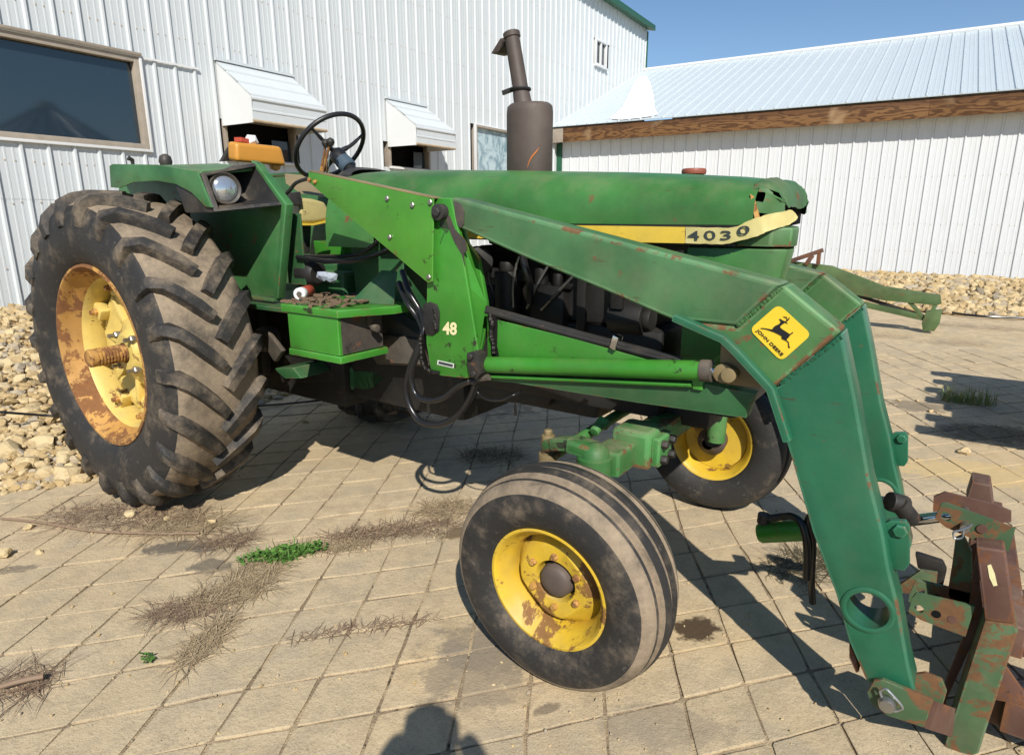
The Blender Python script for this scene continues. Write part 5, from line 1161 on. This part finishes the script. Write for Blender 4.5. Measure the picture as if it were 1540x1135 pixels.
for (a, b, r_) in (((1337,753),(1362,760),.030), ((1352,757),(1372,782),.026)):
    m = MB(); m.cyl(PY(*a, -.36), PY(*b, -.33), r_, 14); m.build('valve_fitting', M['black_iron'], TR, bevel=.005)
FK = empty('fork_frame', (3.8, 0, .4), TR)
def fk(name, pts, y, th, mat, bev=.004):
    m = MB(); m.prism(polyY(pts, y), (0, th, 0)); return m.build(name, M[mat], FK, bevel=bev)
def fkh(name, pts, y, th, mat, c, r_):
    m = MB(); hole_prism(m, polyY(pts, y), (0, th, 0), PY(*c, y), r_, 18); return m.build(name, M[mat], FK, bevel=.0)
# upper pin plates
fkh('pin_plate', [(1416,757),(1424,757),(1527,795),(1517,829),(1467,812),(1421,792),(1406,779)], -.36, .012, 'fork_paint', (1422.5,777.5), .012)
fkh('pin_plate', [(1404,747),(1421,740),(1500,760),(1521,769),(1521,785),(1430,790),(1403,770)], -.24, .012, 'fork_rust', (1424,765), .012)
m = MB(); pp = PY(1451,789.5,-.36); m.cyl(pp + Vector((0,-.03,0)), pp + Vector((0,.17,0)), .012, 14); pin = m.build('pin', M['steel'], FK)
m = MB(); m.tube(spline([PY(1462,788,-.392), PY(1456,793,-.392), PY(1444,797,-.392), PY(1434,800,-.392), PY(1436,809,-.392), PY(1447,808,-.392), PY(1449,797,-.392)], 5), .003, 6); m.build('linch_pin', M['galv'], FK)
m = MB(); pp = PY(1477,795,-.363); m.cyl(pp + Vector((0,-.002,0)), pp + Vector((0,.01,0)), .013, 14); m.build('plug', M['fork_rust'], FK)
# near upright: leaning head and standing lower part
fk('upright_head', [(1468,822),(1512,828),(1515,845),(1528,938),(1481,932),(1478,900)], -.43, .10, 'fork_rust', .006)
fk('upright', [(1481,933),(1529,939),(1531,950),(1472,1133),(1462,1136),(1420,1126),(1422,1116)], -.43, .10, 'fork_paint', .006)
fk('upright_web', [(1468,830),(1480,930),(1424,1050),(1419,1078),(1404,1068),(1452,950)], -.33, .012, 'fork_rust', .002)
fk('upright_flange', [(1437,810),(1449,805),(1462,830),(1462,900),(1456,955),(1448,955),(1425,893),(1432,850)], -.30, .02, 'fork_paint', .003)
# drilled brackets reaching back to the boom
for y_, pts, cs in ((-.40, [(1366,920),(1372,899),(1378,892),(1466,912),(1452,957),(1385,932)], (1382,915.5)), (-.30, [(1368,893),(1378,872),(1466,893),(1461,913),(1380,905),(1366,905)], (1384,888))):
    m = MB(); hole_prism(m, polyY(pts, y_), (0, .012, 0), PY(*cs, y_), .0125, 18); m.build('drilled_bracket', M['fork_paint'], FK)
    for (u, v) in ((1408,899 if y_ > -.35 else 923),(1432,905 if y_ > -.35 else 931)):
        q = PY(u, v, y_); m = MB(); m.cyl(q + Vector((0,-.0015,0)), q + Vector((0,.003,0)), .012, 14); m.build('bolt_hole', M['fork_rust' if u > 1420 else 'dark_void'], FK)
fk('lower_bracket', [(1304,1041),(1314,1023),(1328,1022),(1404,1053),(1390,1094),(1335,1076),(1310,1058)], -.625, .014, 'fork_paint', .003)
fk('lower_bracket', [(1310,1030),(1330,1020),(1391,1012),(1417,1022),(1424,1040),(1418,1060),(1385,1075),(1330,1060)], -.47, .014, 'fork_paint', .003)
m = MB(); m.add([PY(1404,1053,-.611), PY(1390,1094,-.611), PY(1425,1105,-.43), PY(1430,1062,-.43)], [(0,1,2,3)]); m.v += [v + Vector((.012, .0, 0)) for v in m.v[:4]]; m.f += [[4,7,6,5],[0,4,5,1],[1,5,6,2],[2,6,7,3],[3,7,4,0]]; m.m += [0]*5; m.build('bracket_web', M['fork_rust'], FK)
pp = PY(1335,1052,-.625); m = MB(); m.cyl(pp + Vector((0,-.03,0)), pp + Vector((0,.18,0)), .017, 18); m.lathe([(-.034,.001),(-.034,.019),(-.02,.024),(-.012,.024)], pp, 18); m.build('pin', M['steel'], FK, bevel=.002)
m = MB(); m.tube(spline([PY(1323,1039,-.645), PY(1331,1035,-.652), PY(1340,1042,-.655), PY(1357,1062,-.652), PY(1352,1067,-.645), PY(1343,1068,-.645), PY(1330,1055,-.645), PY(1323,1039,-.645)], 5), .0035, 6); m.build('snap_pin', M['galv'], FK)
# far upright and cross tubes, beams that run out to the forks
m = MB(); a_ = PY(1453,752,.30); m.prism([PY(1453,753,.30), PY(1462,724,.30), PY(1491,730,.30), PY(1495,758,.30), PY(1495,800,.30), PY(1453,800,.30)], (0, .12, 0)); m.build('far_upright', M['fork_rust'], FK, bevel=.006)
m = MB(); m.box((3.79, .30, .02), (3.87, .40, .50)); m.build('far_upright_post', M['fork_rust'], FK, bevel=.006)
m = MB(); m.box((3.84, -.33, .30), (3.92, .40, .40)); m.box((3.845, -.33, .06), (3.92, .40, .15)); m.build('cross_tube', M['fork_rust'], FK, bevel=.006)
fk('cross_plate', [(1352,880),(1384,858),(1410,862),(1408,882),(1375,892),(1352,892)], .05, .02, 'fork_paint', .003)
fk('guide_arm', [(1376,832),(1384,834),(1418,845),(1424,858),(1418,882),(1406,880),(1406,862),(1380,855)], .12, .03, 'black_iron', .006)
for (p, q, y0, y1) in (((3.90, .12), (5.6, .10), -.36, -.26), ((3.90, .335), (4.9, .30), -.28, -.20), ((3.90, .12), (5.6, .10), .30, .40)):
    m = MB(); m.add([(p[0], y0, p[1]-.055), (q[0], y0, q[1]-.02), (q[0], y1, q[1]-.02), (p[0], y1, p[1]-.055), (p[0], y0, p[1]+.055), (q[0], y0, q[1]+.02), (q[0], y1, q[1]+.02), (p[0], y1, p[1]+.055)], [(0,3,2,1),(4,5,6,7),(0,1,5,4),(1,2,6,5),(2,3,7,6),(3,0,4,7)]); m.build('fork_beam', M['fork_rust'], FK, bevel=.006)
fk('gusset', [(1500,1010),(1512,1000),(1540,1040),(1540,1060),(1496,1052)], -.36, .012, 'fork_rust', .002)
fk('paint_mark', [(1485,850),(1490,848),(1496,862),(1500,880),(1494,881),(1488,868)], -.4315, .002, 'number_cream', 0)

# ================================================================ things lying on the tractor
pc = PY(455, 429, -.50); can = empty('spray_can', (pc.x, pc.y, pc.z-.03)); tag(can, 'small red can with a white cap lying on the tractor step', 'can')
dcan = Vector((.55, -.8, 0)).normalized()
zc = 1.155 + .030; pc = Vector((pc.x, pc.y, zc))
m = MB(); m.tube([pc - dcan*.10, pc - dcan*.095, pc + dcan*.01, pc + dcan*.02], [.026, .029, .029, .024], 18); m.build('can_body', M['can_red'], can, smooth=40)
m = MB(); m.tube([pc + dcan*.012, pc + dcan*.016, pc + dcan*.055, pc + dcan*.06], [.028, .030, .030, .026], 18); cp = m.build('can_cap', M['can_white'], can, smooth=40)
m = MB(); m.tube([pc + dcan*.058, pc + dcan*.062], [.014, .013], 14); m.build('cap_recess', M['grey_iron'], can)
rg = random.Random(21)
for k, (u, v, y, mt, lab, nm) in enumerate(((487,412,-.35,'rag_grey','crumpled grey blue rag on the tractor platform','rag'),(400,206,0,None,None,None))):
    if mt is None: continue
    p = PY(u, v, y); m = MB(); stone_geo(m, (0, 0, 0), .045, rg); stone_geo(m, (.03, .02, -.01), .035, rg); o = m.build(nm, M[mt], smooth=0); o.location = (p.x, p.y, p.z-.01); tag(o, lab, nm)
m = MB()
for k in range(70):
    x, y = rg.uniform(1.06, 1.40), rg.uniform(-.66, -.40); a = rg.uniform(0, 3.14); L_ = rg.uniform(.02, .07); wd = rg.uniform(.008, .022)
    d_ = Vector((math.cos(a), math.sin(a), rg.uniform(-.15, .15))); s_ = Vector((-math.sin(a), math.cos(a), 0))
    m.obox((x, y, 1.158 + rg.uniform(.003, .018)), d_*L_/2, s_*wd/2, (0, 0, .003))
for k in range(40):
    x, y = rg.uniform(.8, 1.1), rg.uniform(-.5, -.1); a = rg.uniform(0, 3.14); L_ = rg.uniform(.03, .09); d_ = Vector((math.cos(a), math.sin(a), rg.uniform(-.2, .3))); s_ = Vector((-math.sin(a), math.cos(a), 0))
    m.obox((x, y, 1.118 + rg.uniform(.003, .03)), d_*L_/2, s_*.018, (0, 0, .005))
o = m.build('wood_litter', M['wood_chip'], smooth=0, kind='stuff'); o['label'] = 'bark and wood chips littering the tractor step'; o['category'] = 'litter'
p = PX(374, 213, .1); m = MB(); stone_geo(m, (0, .02, .0), .05, rg); o = m.build('feed_bag', M['can_white'], smooth=0); o.location = p; tag(o, 'crumpled white and red bag on the orange seat back', 'bag')
m = MB(); m.obox(p + Vector((.01, -.04, .0)), (.02, .01, 0), (0, .035, -.004), (0, 0, .012)); m.build('red_print', M['can_red'], o)

# ================================================================ weeds, straw, twigs
def blades(mb, c, rx, ry, n, h, w_, lay, rng, ang=0, curl=.4, mb_flat=False):
    ca, sa = math.cos(ang), math.sin(ang)
    for k in range(n):
        r_ = math.sqrt(rng.random()); a = rng.uniform(0, 6.283); x, y = r_*math.cos(a)*rx, r_*math.sin(a)*ry
        p = Vector((c[0] + x*ca - y*sa, c[1] + x*sa + y*ca, c[2] + rng.uniform(0, .006)))
        b = rng.uniform(0, 6.283); L_ = h*rng.uniform(.45, 1.2); el = rng.gauss(lay, .3)
        el = max(.005, el*.3) if mb_flat else el
        d_ = Vector((math.cos(b)*math.cos(el), math.sin(b)*math.cos(el), abs(math.sin(el))))
        s_ = Vector((-math.sin(b), math.cos(b), 0))*w_*rng.uniform(.6, 1.2)/2
        mid = p + d_*L_*.55; tip = mid + (d_ + Vector((rng.uniform(-curl, curl), rng.uniform(-curl, curl), -curl*rng.random())))*L_*.45
        tip.z = max(tip.z, .004); mid.z = max(mid.z, .006)
        mb.add([p - s_, p + s_, mid + s_*.8, tip, mid - s_*.8], [(0,1,2,4),(4,2,3)])
def leaves(mb, c, rx, ry, n, h, size, rng, ang=0):
    ca, sa = math.cos(ang), math.sin(ang)
    for k in range(n):
        r_ = math.sqrt(rng.random()); a = rng.uniform(0, 6.283); x, y = r_*math.cos(a)*rx, r_*math.sin(a)*ry
        p = Vector((c[0] + x*ca - y*sa, c[1] + x*sa + y*ca, .008 + h*rng.random()*(1-r_*.6)))
        b = rng.uniform(0, 6.283); s_ = size*rng.uniform(.6, 1.3); u_ = Vector((math.cos(b), math.sin(b), rng.uniform(-.3, .5)))*s_; v_ = Vector((-math.sin(b), math.cos(b), rng.uniform(-.3, .3)))*s_*.55
        mb.add([p, p + u_*.4 + v_, p + u_*.9 + v_*.7, p + u_*1.15, p + u_*.9 - v_*.7, p + u_*.4 - v_], [(0,1,2,3,4,5)])
clumps = [ # px, rx, ry, angle, material, n, height, lay, label
 (190,775,.42,.16,35,'twig',420,.16,.12,'heap of dry brown stalks in front of the big rear tyre','stalk_heap'),
 (280,792,.22,.12,40,'straw',300,.13,.2,'straw swept against the foot of the big rear tyre','straw_clump'),
 (340,815,.12,.07,50,'twig',150,.12,.25,'small brown twig clump beside the dark damp mark','twig_clump'),
 (385,862,.12,.09,70,'straw',220,.10,.25,'straw tuft below the green weed','straw_clump'),
 (350,893,.17,.09,60,'straw',330,.10,.3,'dry grass tuft along the cracked joint below the green weed','dry_grass'),
 (275,920,.13,.06,40,'twig',200,.10,.25,'dark withered weed on the paving between straw tufts','withered_weed'),
 (310,965,.15,.045,118,'straw',260,.09,.3,'pale straw tuft filling the paving joint above the small green sprig','straw_clump'),
 (595,798,.36,.06,47,'twig',420,.09,.25,'long mat of dead weeds left of the front tyre','dead_weeds'),
 (672,765,.15,.10,50,'straw',280,.10,.3,'straw tuft leaning against the front tyre','straw_clump'),
 (500,822,.18,.05,45,'straw',220,.08,.25,'thin dry grass between the green weed and the dead weeds','dry_grass'),
 (740,685,.22,.15,40,'dark_weed',300,.12,.4,'dark weed clump in the shade under the tractor','weed_clump'),
 (545,945,.30,.018,48,'twig',140,.05,.15,'thin dead stems along a paving joint left of the front tyre','dead_stems'),
 (20,1030,.16,.07,40,'twig',130,.12,.15,'dry stalks on the paving beside the gravel bank','stalk_heap'),
 (1215,850,.20,.14,60,'dark_weed',260,.11,.35,'dark weeds under the hoses behind the loader leg','weed_clump'),
 (1310,503,.55,.14,20,'twig',200,.12,.1,'dead weeds on the concrete in front of the green truss foot','dead_weeds'),
 (1440,515,.45,.12,15,'twig',160,.12,.1,'brown withered strip beyond the shadow on the concrete','dead_weeds'),
 (1470,490,.8,.18,10,'twig',300,.14,.12,'long patch of dead weeds before the shed rubble','dead_weeds'),
 (1500,655,.45,.25,30,'dark_weed',500,.06,.1,'dark leaf litter at the edge of the shadow on the concrete','leaf_litter')]
rgc = random.Random(33)
for u, v, rx, ry, an, mt, n, h, lay, lab, nm in clumps:
    p = PG(u, v); m = MB(); blades(m, (0, 0, 0), rx, ry, int(n*1.3), h*1.35, .003, lay, rgc, R(an), .5, True)
    o = m.build(nm, M[mt], smooth=0); o.location = (p.x, p.y, .0); tag(o, lab, 'weeds' if 'weed' in lab else 'dry grass')
p = PG(428, 836); m = MB(); leaves(m, (0, 0, 0), .10, .07, 330, .05, .014, rgc, R(52)); leaves(m, (-.08, -.09, 0), .09, .05, 160, .03, .012, rgc, R(52)); leaves(m, (.07, .10, 0), .08, .04, 150, .05, .012, rgc, R(52)); blades(m, (0, 0, 0), .17, .07, 120, .07, .006, .6, rgc, R(52)); o = m.build('green_weed', M['weed_green'], smooth=0); o.location = (p.x, p.y, 0); tag(o, 'bright green leafy weed growing in the paving joint', 'weed')
p = PG(222, 993); m = MB(); leaves(m, (0, 0, 0), .035, .02, 45, .02, .010, rgc); o = m.build('green_sprig', M['weed_green'], smooth=0); o.location = (p.x, p.y, 0); tag(o, 'tiny green sprig in a paving joint', 'weed')
p = PG(1456, 606); m = MB(); blades(m, (0, 0, 0), .20, .08, 260, .16, .007, .95, rgc, R(10), .3); o = m.build('grass_tuft', M['grass_green'], smooth=0); o.location = (p.x, p.y, 0); tag(o, 'tuft of green grass on the concrete in the shadow', 'grass')
m = MB(); p_ = [PG(u, v, .012) for u, v in ((0,779),(60,785),(130,797),(200,801),(262,802),(300,801))]; m.tube(spline(p_, 5), .006, 6); o = m.build('dry_stick', M['twig']); tag(o, 'long thin dry stick lying across the paving by the rear tyre', 'stick')
m = MB(); p_ = [PG(u, v, .03) for u, v in ((0,1032),(20,1026),(45,1020),(66,1016))]; m.tube(spline(p_, 4), .010, 6); o = m.build('dry_stick', M['twig']); tag(o, 'stout pale stick beside the dry stalks on the paving', 'stick')
m = MB(); p_ = [PG(u, v, z) for u, v, z in ((-30,617,.30),(20,621,.25),(60,624,.2),(100,627,.16),(140,629,.10))] + [PG(390,610,.02), PG(440,606,.02), PG(500,600,.02), PG(540,598,.02)]
m.tube(spline(p_, 6), .009, 8); o = m.build('black_cable', M['hose_rubber']); tag(o, 'thin black cable running over the gravel behind the rear tyre', 'cable')
m = MB(); p_ = [PG(u, v, .012) for u, v in ((1290,452),(1370,458),(1420,468),(1470,475),(1545,478))]; m.tube(spline(p_, 6), .018, 8); o = m.build('black_cable', M['hose_rubber']); tag(o, 'black cable lying along the rubble before the shed', 'cable')

# ================================================================ green truss frame behind
YT = 8.0; ft = PY(1395, 497, YT)
tf = empty('truss_frame', (ft.x, YT, 0)); tag(tf, 'old green steel truss frame resting on the concrete before the shed', 'farm implement')
def tbar(name, a, b, w_, h_, y=YT, mat='truss_green'):
    m = MB(); m.bar(PY(*a, y), PY(*b, y), w_, h_, (0, 1, 0)); return m.build(name, M[mat], tf, bevel=.004)
m = MB(); m.prism(polyY([(1180,392),(1250,400),(1330,431),(1414,444),(1416,457),(1405,459),(1330,452),(1285,443),(1240,424),(1180,412)], YT-.05), (0, .10, 0)); m.build('top_chord', M['truss_green'], tf, bevel=.006)
tbar('lower_chord', (1230,442), (1395,479), .08, .055); tbar('diagonal', (1285,443), (1380,473), .05, .03, YT+.02, 'black_iron'); tbar('strut', (1365,450), (1388,477), .05, .06); tbar('strut', (1407,458), (1394,484), .05, .09)
m = MB(); m.prism(polyY([(1393,468),(1417,466),(1413,487),(1405,498),(1388,498),(1386,486)], YT-.06), (0, .12, 0)); m.build('foot', M['truss_green'], tf, bevel=.006)
m = MB(); m.bar((ft.x-2.6, YT+.6, 0), (ft.x-2.4, YT, 1.0), .06, .06); m.bar((ft.x-2.6, YT-.6, 0), (ft.x-2.4, YT, 1.0), .06, .06); m.build('stand', M['truss_green'], tf)
m = MB(); m.bar(PY(1185,394,YT-.1), PY(1238,376,YT-.1), .06, .05, (0,1,0)); m.bar(PY(1212,398,YT-.1), PY(1222,384,YT-.1), .06, .04, (0,1,0)); m.bar(PY(1230,398,YT-.1), PY(1232,380,YT-.1), .05, .04, (0,1,0)); m.build('rusty_head', M['fork_rust'], tf, bevel=.003)

# ================================================================ hay wagon made up and added out of view to cast the shadow at the right
WG = empty('shadow_wagon', (5.6, 3.55, 0)); tag(WG, 'flat wooden wagon added out of view to cast a shadow', 'wagon')
for k in range(12):
    m = MB(); y0 = 1.94 + .195*k; x0 = 4.38 + (.0, .12, .05, .22, .16, .02, .1, .0, .14, .05, .2, .02)[k]; m.box((x0, y0, 1.0), (7.4, y0+.185, 1.045)); m.build('plank', M['wood_grey'], WG, bevel=.004)
m = MB(); m.box((4.62, 2.4, .88), (7.3, 2.5, 1.0)); m.box((4.62, 3.75, .88), (7.3, 3.85, 1.0)); m.box((5.0, 2.0, .78), (5.1, 4.2, .88)); m.box((6.7, 2.0, .78), (6.8, 4.2, .88)); m.build('wagon_frame', M['fork_rust'], WG, bevel=.006)
for (x, y) in ((5.05, 2.12), (5.05, 4.12), (6.75, 2.12), (6.75, 4.12)):
    m = MB(); m.lathe([(-.08,.20),(-.09,.28),(-.07,.36),(0,.375),(.07,.36),(.09,.28),(.08,.20),(.02,.19),(.02,.02),(-.02,.02),(-.02,.19)], (x, y, .375), 32, closed=True); m.build('wheel', M['rubber'], WG, smooth=40)
    m = MB(); m.bar((x, y, .375), (x, 3.12 + (y-3.12)*.6, .82), .07, .07, (1,0,0)); m.build('axle_stub', M['fork_rust'], WG)

# ================================================================ the photographer, behind the camera: casts the shadow at the picture's foot
vb = Vector((-_vf.x, -_vf.y, 0)); rt = Vector((_vr.x, _vr.y, 0))
base = Vector((CAM.x, CAM.y, 0)) + vb*.40
def J(r_, b_, z_): return base + rt*r_ + vb*b_ + Vector((0, 0, z_))
joints = [J(0,0,.93), J(0,0,1.12), J(0,.01,1.33), J(0,-.01,1.47), J(0,-.03,1.60), J(0,-.02,1.70),
          J(.19,.01,1.40), J(.27,-.06,1.20), J(.09,-.15,1.52), J(-.19,.01,1.40), J(-.27,-.06,1.20), J(-.09,-.15,1.52),
          J(.11,0,.86), J(.13,-.02,.48), J(.14,.02,.08), J(.15,-.14,.04), J(-.11,0,.86), J(-.13,-.02,.48), J(-.14,.02,.08), J(-.15,-.14,.04)]
edges = [(0,1),(1,2),(2,3),(3,4),(4,5),(2,6),(6,7),(7,8),(2,9),(9,10),(10,11),(0,12),(12,13),(13,14),(14,15),(0,16),(16,17),(17,18),(18,19)]
rad = [(.17,.12),(.16,.11),(.17,.12),(.062,.062),(.085,.10),(.08,.09),(.075,.075),(.052,.052),(.036,.036),(.075,.075),(.052,.052),(.036,.036),(.10,.10),(.068,.068),(.046,.046),(.042,.035),(.10,.10),(.068,.068),(.046,.046),(.042,.035)]
me = bpy.data.meshes.new('person'); me.from_pydata([j - base for j in joints], edges, [])
po = bpy.data.objects.new('person', me); COL.objects.link(po); po.location = base; me.materials.append(M['cloth_dark'])
sk = po.modifiers.new('skin', 'SKIN'); sk.use_smooth_shade = True
for v, r_ in zip(me.skin_vertices[0].data, rad): v.radius = r_; v.use_root = False
me.skin_vertices[0].data[0].use_root = True
po.modifiers.new('sub', 'SUBSURF').levels = 1; po.modifiers['sub'].render_levels = 1
tag(po, 'person in dark clothes holding a camera up with both hands', 'person')
m = MB()
for s_ in (-1, 1):
    for k in range(4):
        a = J(s_*.075, -.155, 1.55 - .018*k); m.tube([a, a + rt*(-s_*.02) + vb*(-.025), a + rt*(-s_*.055) + vb*(-.03)], [.009, .009, .008], 6)
    a = J(s_*.08, -.14, 1.50); m.tube([a, a + rt*(-s_*.03) + vb*(.01), a + rt*(-s_*.05) + Vector((0,0,.02))], [.011, .010, .009], 6)
m.build('fingers', M['skin'], po)

# ================================================================ grain bin across the yard: out of view, mirrored in the big window
GB = empty('grain_bin', (25.0, 16.7, 0)); tag(GB, 'round corrugated steel grain bin with a conical roof across the yard', 'grain bin')
m = MB(); pr = []
for k in range(42): pr += [(.13*k, 3.10), (.13*k + .065, 3.13)]
m.lathe(pr, (25, 16.7, 0), 48, axis='Z'); m.build('bin_wall', M['galv'], GB, smooth=0)
m = MB(); m.lathe([(5.42,3.2),(5.46,3.22),(7.2,.45),(7.28,.45),(7.28,.42)], (25, 16.7, 0), 48, axis='Z'); rf = m.build('bin_roof', M['galv'], GB, smooth=30)
for k in range(24):
    a = 2*math.pi*k/24; m = MB(); m.bar((25 + 3.2*math.cos(a), 16.7 + 3.2*math.sin(a), 5.50), (25 + .45*math.cos(a), 16.7 + .45*math.sin(a), 7.24), .05, .06); m.build('roof_rib', M['galv'], rf)
m = MB(); m.lathe([(7.2,.46),(7.45,.48),(7.5,.40),(7.62,.001)], (25, 16.7, 0), 24, axis='Z'); m.build('roof_vent', M['galv'], GB)
